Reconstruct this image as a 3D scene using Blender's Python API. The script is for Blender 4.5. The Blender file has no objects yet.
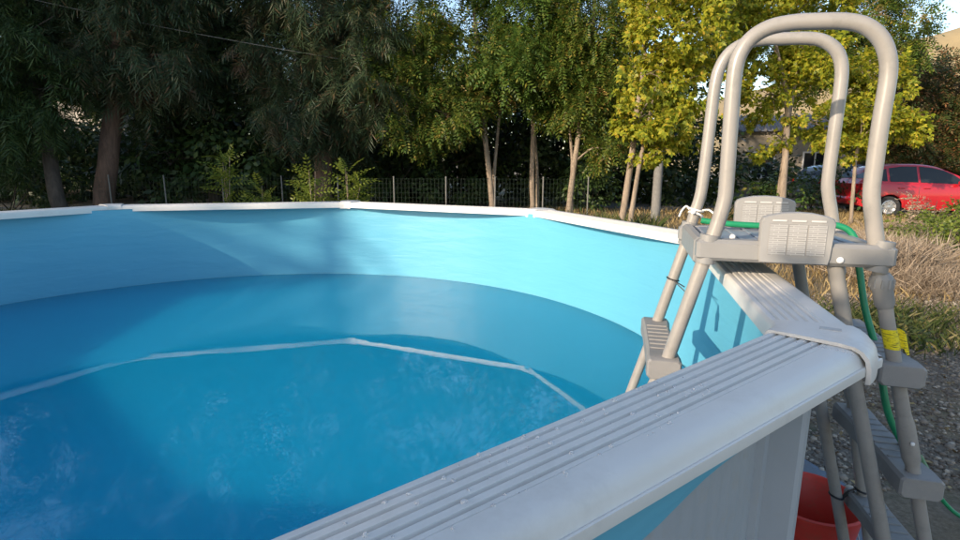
import bpy, math, random
import numpy as np
from mathutils import Vector, Matrix

random.seed(7)
RNG = np.random.default_rng(11)
scene = bpy.context.scene
COL = scene.collection
PI = math.pi
R_ = math.radians

# ------------------------------------------------------------------ camera
CAM = np.array([1.0896, -1.8029, 1.4710])
YAW, PITCH, ROLL, FPX = -0.039438, 0.197066, 0.004705, 538.858
_fw = np.array([math.sin(YAW)*math.cos(PITCH), math.cos(YAW)*math.cos(PITCH), -math.sin(PITCH)])
_r = np.array([math.cos(YAW), -math.sin(YAW), 0.0])
_u = np.cross(_r, _fw)
_R = math.cos(ROLL)*_r + math.sin(ROLL)*_u
_U = -math.sin(ROLL)*_r + math.cos(ROLL)*_u
cam_data = bpy.data.cameras.new('camera')
cam = bpy.data.objects.new('camera', cam_data)
COL.objects.link(cam)
cam.matrix_world = Matrix(((_R[0], _U[0], -_fw[0], CAM[0]), (_R[1], _U[1], -_fw[1], CAM[1]),
                           (_R[2], _U[2], -_fw[2], CAM[2]), (0, 0, 0, 1)))
cam_data.sensor_width = 36.0
cam_data.lens = FPX/960*36.0
cam_data.clip_start = 0.02
cam_data.clip_end = 2000
scene.camera = cam

# ------------------------------------------------------------------ light
SUN_AZ, SUN_EL = 43.0, 19.0           # azimuth the light travels towards, elevation
d = Vector((math.cos(R_(SUN_AZ))*math.cos(R_(SUN_EL)), math.sin(R_(SUN_AZ))*math.cos(R_(SUN_EL)), -math.sin(R_(SUN_EL))))
sun_data = bpy.data.lights.new('sun', 'SUN')
sun_data.energy = 3.15
sun_data.angle = R_(0.6)
sun_data.color = (1.0, 0.82, 0.62)
sun = bpy.data.objects.new('sun', sun_data)
COL.objects.link(sun)
sun.rotation_euler = d.to_track_quat('-Z', 'Y').to_euler()
world = bpy.data.worlds.new('World')
scene.world = world
world.use_nodes = True
wn = world.node_tree
wn.nodes.clear()
sky = wn.nodes.new('ShaderNodeTexSky')
sky.sky_type = 'NISHITA'
sky.sun_disc = False
sky.sun_elevation = R_(SUN_EL)
# Nishita: rotation 0 puts the sun at +Y, growing clockwise (towards +X)
_sx, _sy = -d.x, -d.y
sky.sun_rotation = math.atan2(_sx, _sy)
sky.air_density = 1.0
sky.dust_density = 1.0
sky.ozone_density = 1.0
bg = wn.nodes.new('ShaderNodeBackground')
bg.inputs['Strength'].default_value = 0.15
out = wn.nodes.new('ShaderNodeOutputWorld')
wn.links.new(sky.outputs[0], bg.inputs[0])
wn.links.new(bg.outputs[0], out.inputs[0])
scene.view_settings.view_transform = 'Standard'
scene.view_settings.look = 'None'
scene.view_settings.exposure = 1.0
scene.view_settings.gamma = 1.0
scene.view_settings.use_curve_mapping = False
scene.render.engine = 'CYCLES'
scene.cycles.use_denoising = True
scene.cycles.max_bounces = 8
scene.cycles.transparent_max_bounces = 10
scene.cycles.sample_clamp_indirect = 6.0

# ------------------------------------------------------------------ helpers
def ray(px, py):
    return _fw + (px-480)/FPX*_R + (270-py)/FPX*_U

def at(px, py, dist):
    """world point seen near pixel (px,py) of the photograph at a given depth in metres"""
    return CAM + ray(px, py)*dist

def ground_at(px, dist):
    q = at(px, 190, dist)
    return (float(q[0]), float(q[1]))

class MB:
    def __init__(s):
        s.v = []; s.f = []
    def add(s, verts, faces):
        o = len(s.v)
        s.v.extend([tuple(map(float, q)) for q in verts])
        s.f.extend([tuple(o+i for i in f) for f in faces])
    def box(s, c, size, M=None, bevel=0.0):
        x, y, z = size[0]/2, size[1]/2, size[2]/2
        if bevel <= 0:
            V = [(sx*x, sy*y, sz*z) for sz in (-1, 1) for sx, sy in ((-1, -1), (1, -1), (1, 1), (-1, 1))]
            F = [(3, 2, 1, 0), (4, 5, 6, 7), (0, 1, 5, 4), (1, 2, 6, 5), (2, 3, 7, 6), (3, 0, 4, 7)]
        else:
            b = bevel
            ring = [q for sx in (-1, 1) for sy in (-1, 1) for q in ((sx*x, sy*(y-b)), (sx*(x-b), sy*y))]
            ring = sorted(set(ring), key=lambda q: math.atan2(q[1], q[0]))
            n = len(ring)
            kx, ky = (x-b)/x, (y-b)/y
            levels = [(-z, True), (-z+b, False), (z-b, False), (z, True)]
            V = []
            for lz, small in levels:
                for q in ring:
                    V.append((q[0]*(kx if small else 1), q[1]*(ky if small else 1), lz))
            F = [tuple(range(n-1, -1, -1)), tuple(3*n+i for i in range(n))]
            for l in range(3):
                for i in range(n):
                    j = (i+1) % n
                    F.append((l*n+i, l*n+j, (l+1)*n+j, (l+1)*n+i))
        c = Vector(c)
        V = [((M @ Vector(q)) if M is not None else Vector(q)) + c for q in V]
        s.add(V, F)
        return s
    def tube(s, path, rad, n=10, cap=True):
        P = [Vector(q) for q in path]
        m = len(P)
        rads = rad if isinstance(rad, (list, tuple)) else [rad]*m
        T = [(P[min(i+1, m-1)]-P[max(i-1, 0)]).normalized() for i in range(m)]
        ref = Vector((0, 0, 1)) if abs(T[0].z) < 0.9 else Vector((1, 0, 0))
        nrm = T[0].cross(ref).normalized()
        V = []
        for i in range(m):
            nrm = (nrm - T[i]*nrm.dot(T[i]))
            nrm = nrm.normalized() if nrm.length > 1e-6 else T[i].orthogonal().normalized()
            b = T[i].cross(nrm)
            for k in range(n):
                a = 2*PI*k/n
                V.append(P[i] + (nrm*math.cos(a)+b*math.sin(a))*rads[i])
        F = [(i*n+k, i*n+(k+1) % n, (i+1)*n+(k+1) % n, (i+1)*n+k) for i in range(m-1) for k in range(n)]
        if cap:
            F.append(tuple(range(n-1, -1, -1))); F.append(tuple((m-1)*n+k for k in range(n)))
        s.add(V, F)
        return s
    def lathe(s, prof, n=32, M=None, off=(0, 0, 0)):
        V = []
        for r, z in prof:
            for k in range(n):
                a = 2*PI*k/n
                V.append(Vector((r*math.cos(a), r*math.sin(a), z)))
        m = len(prof)
        F = [(i*n+k, i*n+(k+1) % n, (i+1)*n+(k+1) % n, (i+1)*n+k) for i in range(m-1) for k in range(n)]
        if M is not None: V = [M @ q for q in V]
        V = [q+Vector(off) for q in V]
        s.add(V, F)
        return s
    def grid(s, rows, close=False):
        """rows: list of equal-length point lists; skins them"""
        m, n = len(rows), len(rows[0])
        V = [q for r in rows for q in r]
        F = []
        for i in range(m-1):
            for k in range(n if close else n-1):
                k2 = (k+1) % n
                F.append((i*n+k, i*n+k2, (i+1)*n+k2, (i+1)*n+k))
        s.add(V, F)
        return s
    def mesh(s, name):
        me = bpy.data.meshes.new(name)
        me.from_pydata(s.v, [], s.f)
        me.update()
        return me
    def build(s, name, mat, parent=None, smooth=0.0, loc=None):
        """smooth: 0 flat, else auto-smooth angle in degrees"""
        me = s.mesh(name)
        return link(name, me, mat, parent, smooth, loc)

def link(name, me, mat, parent=None, smooth=0.0, loc=None):
    if mat is not None and len(me.materials) == 0:
        me.materials.append(mat)
    if smooth:
        me.polygons.foreach_set('use_smooth', [True]*len(me.polygons))
        if smooth < 180:
            try: me.set_sharp_from_angle(angle=R_(smooth))
            except Exception: pass
    o = bpy.data.objects.new(name, me)
    COL.objects.link(o)
    if parent is not None: o.parent = parent
    if loc is not None: o.location = loc
    return o

def tag(o, label=None, cat=None, group=None, kind=None):
    if label: o['label'] = label
    if cat: o['category'] = cat
    if group: o['group'] = group
    if kind: o['kind'] = kind
    return o

def thing(name, label, cat, loc=(0, 0, 0), rz=0.0, group=None):
    o = bpy.data.objects.new(name, None)
    COL.objects.link(o)
    o.empty_display_size = 0.1
    o.location = loc; o.rotation_euler = (0, 0, rz)
    return tag(o, label, cat, group)

def np_mesh(name, V, F):
    """V (n,3) float, F (m,k) int: fast mesh"""
    me = bpy.data.meshes.new(name)
    V = np.ascontiguousarray(V, dtype=np.float32); F = np.ascontiguousarray(F, dtype=np.int32)
    m, k = F.shape
    me.vertices.add(len(V)); me.vertices.foreach_set('co', V.ravel())
    me.loops.add(m*k); me.loops.foreach_set('vertex_index', F.ravel())
    me.polygons.add(m)
    me.polygons.foreach_set('loop_start', np.arange(0, m*k, k, dtype=np.int32))
    me.polygons.foreach_set('loop_total', np.full(m, k, dtype=np.int32))
    me.update(calc_edges=True)
    return me

def instance(TV, TF, Ms, L):
    """copies of a template (verts TV, faces TF) by matrices Ms (N,3,3) and offsets L (N,3)"""
    N, n = len(L), len(TV)
    V = np.einsum('nij,kj->nki', Ms, TV) + L[:, None, :]
    F = TF[None] + (np.arange(N)*n)[:, None, None]
    return V.reshape(-1, 3), F.reshape(-1, TF.shape[1])

def frames(axis, up, scale):
    a = axis/np.linalg.norm(axis, axis=1, keepdims=True)
    b = np.cross(up, a); nb = np.linalg.norm(b, axis=1, keepdims=True); b = b/np.maximum(nb, 1e-6)
    c = np.cross(a, b)
    return np.stack([a, b, c], axis=2)*scale[:, None, None]

# ------------------------------------------------------------------ materials
def nm(name):
    m = bpy.data.materials.new(name); m.use_nodes = True
    nt = m.node_tree; nt.nodes.clear()
    o = nt.nodes.new('ShaderNodeOutputMaterial')
    return m, nt, o
def nd(nt, t, **kw):
    n = nt.nodes.new('ShaderNode'+t)
    for k, v in kw.items():
        if k.startswith('i_'): n.inputs[k[2:].replace('_', ' ')].default_value = v
        else: setattr(n, k, v)
    return n
def ramp(nt, fac, stops):
    r = nt.nodes.new('ShaderNodeValToRGB')
    e = r.color_ramp.elements
    while len(e) < len(stops): e.new(0.5)
    for el, (p, c) in zip(e, stops):
        el.position = p; el.color = (*c, 1) if len(c) == 3 else c
    nt.links.new(fac, r.inputs[0])
    return r.outputs[0]
def noise(nt, scale, detail=4, rough=0.6, vec=None, dist=0.0):
    n = nt.nodes.new('ShaderNodeTexNoise')
    n.inputs['Scale'].default_value = scale; n.inputs['Detail'].default_value = detail
    n.inputs['Roughness'].default_value = rough; n.inputs['Distortion'].default_value = dist
    if vec is None:
        t = nt.nodes.new('ShaderNodeTexCoord'); vec = t.outputs['Object']
    nt.links.new(vec, n.inputs['Vector'])
    return n.outputs[0]
def bump(nt, h, strength=0.3, dist=0.01):
    b = nt.nodes.new('ShaderNodeBump'); b.inputs['Strength'].default_value = strength; b.inputs['Distance'].default_value = dist
    nt.links.new(h, b.inputs['Height']); return b.outputs[0]
def scaled(nt, sx, sy, sz, kind='Object'):
    t = nt.nodes.new('ShaderNodeTexCoord'); mp = nt.nodes.new('ShaderNodeMapping')
    mp.inputs['Scale'].default_value = (sx, sy, sz)
    nt.links.new(t.outputs[kind], mp.inputs[0]); return mp.outputs[0]

def plain(name, col, rough=0.5, var=0.12, vscale=6.0, metal=0.0, bstr=0.0, bscale=200.0, dirt=None, spec=0.5):
    m, nt, o = nm(name)
    p = nd(nt, 'BsdfPrincipled')
    p.inputs['Roughness'].default_value = rough; p.inputs['Metallic'].default_value = metal
    p.inputs['Specular IOR Level'].default_value = spec
    n = noise(nt, vscale, 5, 0.65)
    lo = tuple(c*(1-var) for c in col); hi = tuple(min(1, c*(1+var)) for c in col)
    c = ramp(nt, n, [(0.3, lo), (0.7, hi)])
    if dirt:
        n2 = noise(nt, dirt[1], 6, 0.75)
        f = ramp(nt, n2, [(0.5, (0, 0, 0)), (0.72, (1, 1, 1))])
        mx = nd(nt, 'Mix', data_type='RGBA'); nt.links.new(f, mx.inputs[0]); nt.links.new(c, mx.inputs[6]); mx.inputs[7].default_value = (*dirt[0], 1)
        c = mx.outputs[2]
    nt.links.new(c, p.inputs['Base Color'])
    rn = noise(nt, vscale*3, 4, 0.6)
    mr = nd(nt, 'MapRange'); nt.links.new(rn, mr.inputs[0]); mr.inputs[3].default_value = rough*0.8; mr.inputs[4].default_value = min(1, rough*1.25)
    nt.links.new(mr.outputs[0], p.inputs['Roughness'])
    if bstr: nt.links.new(bump(nt, noise(nt, bscale, 4, 0.6), bstr, 0.002), p.inputs['Normal'])
    nt.links.new(p.outputs[0], o.inputs[0])
    return m

def leaf_mat(name, stops, trans=0.4, rough=0.45, patch=None, pscale=0.6):
    m, nt, o = nm(name)
    g = nd(nt, 'NewGeometry')
    c = ramp(nt, g.outputs['Random Per Island'], stops)
    n = noise(nt, pscale, 3, 0.6)
    if patch:
        f = ramp(nt, n, [(patch[1], (0, 0, 0)), (patch[2], (1, 1, 1))])
        mx = nd(nt, 'Mix', data_type='RGBA'); nt.links.new(f, mx.inputs[0]); nt.links.new(c, mx.inputs[6]); mx.inputs[7].default_value = (*patch[0], 1)
        c = mx.outputs[2]
    p = nd(nt, 'BsdfPrincipled'); p.inputs['Roughness'].default_value = rough
    p.inputs['Specular IOR Level'].default_value = 0.3
    nt.links.new(c, p.inputs['Base Color'])
    t = nd(nt, 'BsdfTranslucent'); nt.links.new(c, t.inputs[0])
    mix = nd(nt, 'MixShader'); mix.inputs[0].default_value = trans
    nt.links.new(p.outputs[0], mix.inputs[1]); nt.links.new(t.outputs[0], mix.inputs[2])
    nt.links.new(mix.outputs[0], o.inputs[0])
    return m

def bark_mat(name, lo, hi, scale=9.0):
    m, nt, o = nm(name)
    p = nd(nt, 'BsdfPrincipled'); p.inputs['Roughness'].default_value = 0.9
    n = noise(nt, scale, 7, 0.75, scaled(nt, 1, 1, 0.22), 0.6)
    nt.links.new(ramp(nt, n, [(0.3, lo), (0.68, hi)]), p.inputs['Base Color'])
    nt.links.new(bump(nt, n, 0.9, 0.03), p.inputs['Normal'])
    nt.links.new(p.outputs[0], o.inputs[0])
    return m

MAT = {}
MAT['ledge'] = plain('ledge resin', (0.67, 0.65, 0.615), 0.40, 0.05, 3.0, dirt=((0.59, 0.565, 0.525), 6.0), bstr=0.05, bscale=400)
MAT['cover'] = plain('cover resin', (0.66, 0.635, 0.60), 0.40, 0.04, 5.0, dirt=((0.54, 0.51, 0.47), 9.0))
MAT['post'] = plain('post steel', (0.40, 0.425, 0.45), 0.38, 0.05, 4.0, dirt=((0.40, 0.40, 0.39), 11.0))
MAT['wall'] = plain('painted corrugated steel', (0.36, 0.385, 0.41), 0.42, 0.06, 4.0, dirt=((0.36, 0.36, 0.35), 40.0))
MAT['tube'] = plain('ladder tube', (0.30, 0.283, 0.262), 0.32, 0.05, 8.0, dirt=((0.24, 0.23, 0.21), 14.0))
MAT['tread'] = plain('ladder plastic', (0.25, 0.243, 0.235), 0.55, 0.08, 14.0, dirt=((0.28, 0.27, 0.25), 30.0), bstr=0.25, bscale=500)
MAT['beam'] = plain('platform plastic', (0.25, 0.247, 0.24), 0.5, 0.05, 14.0, bstr=0.1, bscale=500)
MAT['platform'] = plain('platform top', (0.23, 0.26, 0.31), 0.45, 0.15, 12.0, bstr=0.4, bscale=260)
MAT['beam2'] = plain('heading print', (0.52, 0.51, 0.50), 0.45, 0.05)
MAT['white'] = plain('white plastic', (0.78, 0.77, 0.75), 0.4, 0.05)
MAT['cord'] = plain('white cord', (0.70, 0.69, 0.66), 0.8, 0.15, 60)
MAT['black'] = plain('black plastic', (0.018, 0.018, 0.02), 0.4, 0.2)
MAT['rubber'] = plain('tyre rubber', (0.02, 0.02, 0.021), 0.75, 0.2)
MAT['hose'] = plain('green hose', (0.012, 0.23, 0.10), 0.38, 0.15, 10)
MAT['yellow'] = plain('yellow plastic', (0.78, 0.62, 0.02), 0.45, 0.1)
MAT['bucket'] = plain('red bucket', (0.55, 0.045, 0.028), 0.38, 0.15, 7, dirt=((0.40, 0.07, 0.04), 22.0))
MAT['steel'] = plain('galvanised wire', (0.36, 0.37, 0.37), 0.45, 0.15, 20, metal=0.6)
MAT['concrete'] = plain('concrete', (0.17, 0.17, 0.168), 0.9, 0.2, 9, bstr=0.5, bscale=60)
MAT['bark_grey'] = bark_mat('pale bark', (0.13, 0.10, 0.075), (0.36, 0.29, 0.22))
MAT['bark_brown'] = bark_mat('brown bark', (0.055, 0.035, 0.026), (0.17, 0.105, 0.075))
MAT['bark_dark'] = bark_mat('dark bark', (0.035, 0.03, 0.026), (0.11, 0.09, 0.075))

# liner: plain blue vinyl, faintly mottled
m, nt, o = nm('pool liner')
p = nd(nt, 'BsdfPrincipled'); p.inputs['Roughness'].default_value = 0.42
n = noise(nt, 1.3, 4, 0.6)
nt.links.new(ramp(nt, n, [(0.3, (0.105, 0.375, 0.515)), (0.7, (0.118, 0.405, 0.545))]), p.inputs['Base Color'])
n2 = noise(nt, 3.0, 4, 0.55, scaled(nt, 1, 1, 5.0), 0.3)
nt.links.new(bump(nt, n2, 0.22, 0.02), p.inputs['Normal'])
nt.links.new(p.outputs[0], o.inputs[0]); MAT['liner'] = m

# water: clear surface with Fresnel reflection over a blue-tinted body
m, nt, o = nm('pool water')
fr = nd(nt, 'Fresnel'); fr.inputs['IOR'].default_value = 1.50
tr = nd(nt, 'BsdfTransparent'); tr.inputs[0].default_value = (0.80, 0.97, 1.0, 1)
gl = nd(nt, 'BsdfGlossy'); gl.inputs['Roughness'].default_value = 0.0
n = noise(nt, 3.5, 3, 0.5, None, 0.2)
bp = bump(nt, n, 0.035, 0.012)
nt.links.new(bp, fr.inputs['Normal']); nt.links.new(bp, gl.inputs['Normal'])
df = nd(nt, 'SubsurfaceScattering', falloff='BURLEY'); df.inputs['Color'].default_value = (0.015, 0.50, 0.84, 1)
df.inputs['Scale'].default_value = 0.45; df.inputs['Radius'].default_value = (1, 1, 1)
sc = nd(nt, 'MixShader'); sc.inputs[0].default_value = 0.46; nt.links.new(tr.outputs[0], sc.inputs[1]); nt.links.new(df.outputs[0], sc.inputs[2])
mx = nd(nt, 'MixShader'); nt.links.new(fr.outputs[0], mx.inputs[0]); nt.links.new(sc.outputs[0], mx.inputs[1]); nt.links.new(gl.outputs[0], mx.inputs[2])
nt.links.new(mx.outputs[0], o.inputs[0]); MAT['water'] = m

m, nt, o = nm('droplet water')
p = nd(nt, 'BsdfPrincipled'); p.inputs['Roughness'].default_value = 0.02; p.inputs['IOR'].default_value = 1.33
p.inputs['Transmission Weight'].default_value = 0.72; p.inputs['Base Color'].default_value = (1, 1, 1, 1)
nt.links.new(p.outputs[0], o.inputs[0]); MAT['drop'] = m

# ground: dry soil, straw and thin green
m, nt, o = nm('ground soil')
p = nd(nt, 'BsdfPrincipled'); p.inputs['Roughness'].default_value = 0.95
big = noise(nt, 0.35, 5, 0.6); mid = noise(nt, 3.0, 6, 0.7); fine = noise(nt, 45.0, 5, 0.75)
c1 = ramp(nt, fine, [(0.25, (0.075, 0.062, 0.05)), (0.5, (0.17, 0.145, 0.115)), (0.75, (0.27, 0.235, 0.19))])
c2 = ramp(nt, fine, [(0.25, (0.13, 0.095, 0.05)), (0.75, (0.33, 0.25, 0.14))])
f = ramp(nt, big, [(0.42, (0, 0, 0)), (0.58, (1, 1, 1))])
mx = nd(nt, 'Mix', data_type='RGBA'); nt.links.new(f, mx.inputs[0]); nt.links.new(c1, mx.inputs[6]); nt.links.new(c2, mx.inputs[7])
f2 = ramp(nt, mid, [(0.56, (0, 0, 0)), (0.68, (0.8, 0.8, 0.8))])
mx2 = nd(nt, 'Mix', data_type='RGBA'); nt.links.new(f2, mx2.inputs[0]); nt.links.new(mx.outputs[2], mx2.inputs[6]); mx2.inputs[7].default_value = (0.06, 0.07, 0.03, 1)
nt.links.new(mx2.outputs[2], p.inputs['Base Color'])
nt.links.new(bump(nt, fine, 0.8, 0.02), p.inputs['Normal'])
nt.links.new(p.outputs[0], o.inputs[0]); MAT['ground'] = m

MAT['road'] = plain('gravel road', (0.17, 0.17, 0.175), 0.9, 0.25, 8, bstr=0.6, bscale=60)
MAT['stone'] = plain('gravel stone', (0.20, 0.19, 0.175), 0.85, 0.35, 14, bstr=0.3, bscale=150)
MAT['hill'] = plain('dry hillside', (0.30, 0.23, 0.12), 0.95, 0.22, 0.05)
MAT['sheet'] = plain('ground sheet', (0.13, 0.17, 0.22), 0.75, 0.22, 5, dirt=((0.14, 0.13, 0.115), 6.0), bstr=0.4, bscale=30)

# ------------------------------------------------------------------ the setting
g = MB()
ext = [-400, -120, -60, -30, -15, -8, -4, 0, 4, 8, 15, 30, 60, 120, 400]
g.grid([[(x, y, 0) for x in ext] for y in ext])
tag(g.build('ground', MAT['ground']), kind='structure')
# gravel track crossing behind the fence
g = MB()
rw = []
for px, dd in ((560, 20.0), (640, 18.3), (700, 17.6), (780, 17.4), (860, 17.8), (960, 18.5), (1080, 19.5)):
    x, y = ground_at(px, dd); rw.append(((x, y-1.1, 0.005), (x, y+1.2, 0.005)))
g.grid([[a for a, b in rw], [b for a, b in rw]])
tag(g.build('road', MAT['road']), kind='structure')
# distant dry hill on the right
g = MB(); rows = []
for j in range(8):
    row = []
    for i in range(40):
        px = 560+i*22
        py = 150-(px-560)*0.31+2.5*math.sin(i*0.8)
        top = at(px, py, 150)
        f = j/7
        dirxy = Vector((top[0]-CAM[0], top[1]-CAM[1], 0)).normalized()
        base = Vector((top[0], top[1], 0))-dirxy*60
        q = base.lerp(Vector((top[0], top[1], 0)), f)
        row.append((q.x, q.y, -0.4+(float(top[2])+0.4)*(math.sin(f*PI/2)**1.3)))
    rows.append(row)
g.grid(rows)
tag(g.build('hill', MAT['hill'], smooth=180), kind='structure')

# ------------------------------------------------------------------ swimming pool
NV = 9
angs = [-71.154, -30.848, 6.598, 45.861, 88.501, 132.333, 168.552, 208.6, 248.6]
rads = [1.845, 1.802, 1.804, 1.815, 1.779, 1.843, 1.801, 1.80, 1.80]
VIN = [Vector((r*math.cos(R_(a)), r*math.sin(R_(a)), 0)) for a, r in zip(angs, rads)]
LW = 0.163
VOUT = [v*(1+LW/v.length) for v in VIN]
VOUT[0] = VIN[0].normalized()*1.949
VOUT[1] = VIN[1].normalized()*1.951
Z0 = 1.170
WR = 1.808
WATER_Z = 0.712
pool = thing('swimming_pool', 'round above-ground swimming pool with grey resin rim and bright blue liner', 'pool')
# steel wall, really corrugated
g = MB(); NS = 1500
rows = []
for z in (0.0, 0.4, 0.8, 1.178):
    rows.append([((WR+0.006+0.0016*math.sin(k*2*PI/5))*math.cos(2*PI*k/NS), (WR+0.006+0.0016*math.sin(k*2*PI/5))*math.sin(2*PI*k/NS), z) for k in range(NS)])
g.grid(rows, close=True)
tag(g.build('wall', MAT['wall'], pool, smooth=180), 'pale grey corrugated steel outer wall')
# liner: wall sheet, cove and floor, and the flap folded over the top of the wall
g = MB(); NS = 180
prof = [(0.0, 0.020), (1.2, 0.020), (1.66, 0.022), (1.75, 0.05), (1.797, 0.11), (WR-0.004, 0.2), (WR-0.004, 0.5), (WR-0.004, 0.712), (WR-0.004, 0.95), (WR-0.004, 1.183)]
rows = []
for r, z in prof:
    rows.append([((max(r, 0.001)+(0.0016*math.sin(k*0.7)+0.001*math.sin(k*1.9+z*3) if r > 1.7 else 0))*math.cos(2*PI*k/NS),
                  (max(r, 0.001)+(0.0016*math.sin(k*0.7)+0.001*math.sin(k*1.9+z*3) if r > 1.7 else 0))*math.sin(2*PI*k/NS), z) for k in range(NS)])
g.grid(rows, close=True)
liner = tag(g.build('liner', MAT['liner'], pool, smooth=60), 'smooth blue vinyl liner lining the wall and floor')
g = MB(); NS = 240
def flap_z(k): return 1.134+0.014*math.sin(k*0.11)+0.006*math.sin(k*0.9)
rows = []
for j in range(4):
    rows.append([((WR+0.013+0.003*math.sin(k*0.5)*(3-j)/3)*math.cos(2*PI*k/NS), (WR+0.013+0.003*math.sin(k*0.5)*(3-j)/3)*math.sin(2*PI*k/NS),
                  flap_z(k)+(1.183-flap_z(k))*j/3) for k in range(NS)])
rows.append([((WR-0.004)*math.cos(2*PI*k/NS), (WR-0.004)*math.sin(2*PI*k/NS), 1.184) for k in range(NS)])
g.grid(rows, close=True)
g.build('overlap', MAT['liner'], liner, smooth=180)

# ledge profile: (fraction across, height above Z0)
PROF = [(0.05, 0.0), (0.0, 0.0), (0.0, 0.024), (0.012, 0.030), (0.04, 0.0335), (0.09, 0.034)]
for k in range(5):
    s0 = 0.10+k*0.108
    PROF += [(s0, 0.0338), (s0+0.010, 0.0298), (s0+0.024, 0.0298), (s0+0.046, 0.0340)]
PROF += [(0.620, 0.0340), (0.626, 0.0330), (0.632, 0.0342), (0.70, 0.0343), (0.80, 0.0340), (0.86, 0.0322), (0.90, 0.0285), (0.935, 0.0215), (0.955, 0.014), (0.966, 0.0118), (0.980, 0.0125), (0.994, 0.0118), (1.0, 0.0085), (1.0, -0.001), (0.96, -0.001)]
for k in range(NV):
    a, b = k, (k+1) % NV
    g = MB(); rows = []
    for t in (0.004, 0.25, 0.5, 0.75, 0.996):
        row = []
        for s, z in PROF:
            p0 = VIN[a].lerp(VOUT[a], s); p1 = VIN[b].lerp(VOUT[b], s)
            q = p0.lerp(p1, t); row.append((q.x, q.y, Z0+z))
        rows.append(row)
    g.grid(rows)
    g.build('ledge', MAT['ledge'], pool, smooth=35)
# covers over the joints
CP = [(-0.018, -0.006), (-0.018, 0.026), (0.0, 0.035), (0.04, 0.0385), (0.3, 0.040), (0.7, 0.0405), (0.86, 0.039), (0.94, 0.034), (1.0, 0.024), (1.026, 0.010), (1.032, -0.004), (1.032, -0.012)]
for k in range(NV):
    V_i, V_o = VIN[k], VOUT[k]
    dp = (VIN[k-1]-VIN[k]).normalized(); dn = (VIN[(k+1) % NV]-VIN[k]).normalized()
    g = MB(); rows = []
    for j in range(9):
        t = j/8
        row = []
        for s, z in CP:
            half = 0.036+0.036*max(0, s)
            V = V_i.lerp(V_o, s)
            A = V+dp*half; B = V+dn*half
            q = A*(1-t)**2+V*2*t*(1-t)+B*t*t
            row.append(Vector((q.x, q.y, Z0+z+0.0012*math.sin(PI*t))))
        rows.append(row)
    g.grid(rows)
    # thickness rims: fold the two end edges inward
    for row in (rows[0], rows[-1]):
        mid_ = (row[0]+row[-1])*0.5
        inner = [q+(Vector((mid_.x, mid_.y, Z0-0.02))-q).normalized()*0.006 for q in row]
        g.grid([row, inner])
    cv = g.build('ledge_cover', MAT['cover'], pool, smooth=50)
    if k == 1:
        c0 = V_i.lerp(V_o, 0.42); c1 = V_i.lerp(V_o, 0.60)
        ax = (c1-c0).normalized(); tx = Vector((-ax.y, ax.x, 0))
        g = MB(); M = Matrix((ax, tx, Vector((0, 0, 1)))).transposed()
        g.box((c0.x*0.5+c1.x*0.5+tx.x*0.012, c0.y*0.5+c1.y*0.5+tx.y*0.012, Z0+0.0418), (0.03, 0.016, 0.0012), M)
        tag(g.build('sticker', plain('grey sticker', (0.45, 0.45, 0.45), 0.4), cv), 'small faded grey sticker')
# uprights under the joints
for k in range(NV):
    a = R_(angs[k]-(2.0 if k == 1 else 0))
    er = Vector((math.cos(a), math.sin(a), 0)); et = Vector((-er.y, er.x, 0))
    sec = [(-0.105, -0.004), (-0.100, 0.010), (-0.068, 0.012), (-0.060, 0.050), (-0.052, 0.056), (0.052, 0.056), (0.060, 0.050), (0.068, 0.012), (0.100, 0.010), (0.105, -0.004)]
    g = MB()
    g.grid([[er*(WR+0.002+q)+et*(x)+Vector((0, 0, z)) for x, q in sec] for z in (0.0, 0.4, 0.8, 1.169)])
    g.build('post', MAT['post'], pool, smooth=25)
    g = MB(); M = Matrix((er, et, Vector((0, 0, 1)))).transposed()
    g.box(er*(WR+0.05)+Vector((0, 0, 0.022)), (0.14, 0.18, 0.04), M, 0.006)
    g.build('foot_cap', MAT['cover'], pool)
# water
NS = 96
def wring(r, z): return [(r*math.cos(2*PI*k/NS), r*math.sin(2*PI*k/NS), z) for k in range(NS)]
g = MB(); g.add(wring(WR-0.006, WATER_Z), [tuple(range(NS))])
tag(g.build('water', MAT['water']), kind='structure')
# sheet under the pool
g = MB(); NS = 90
ring = []
for k in range(NS):
    a = 2*PI*k/NS
    r = 2.62+0.10*math.sin(3*a+1)+0.05*math.sin(7*a)+0.02*math.sin(17*a)
    ring.append((r*math.cos(a), r*math.sin(a)))
rows = []
for f, zz in ((0.62, 0.012), (0.74, 0.012), (0.86, 0.012), (0.95, 0.014), (1.0, 0.006)):
    rows.append([(x*f, y*f, zz+(0.012*abs(math.sin(i*0.9))*math.sin(i*0.37+f*9) if 0.7 < f < 1 else 0)) for i, (x, y) in enumerate(ring)])
g.grid(rows, close=True)
tag(g.build('ground_sheet', MAT['sheet'], smooth=180), 'blue-grey woven sheet spread on the ground under the pool', 'ground sheet')

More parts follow.
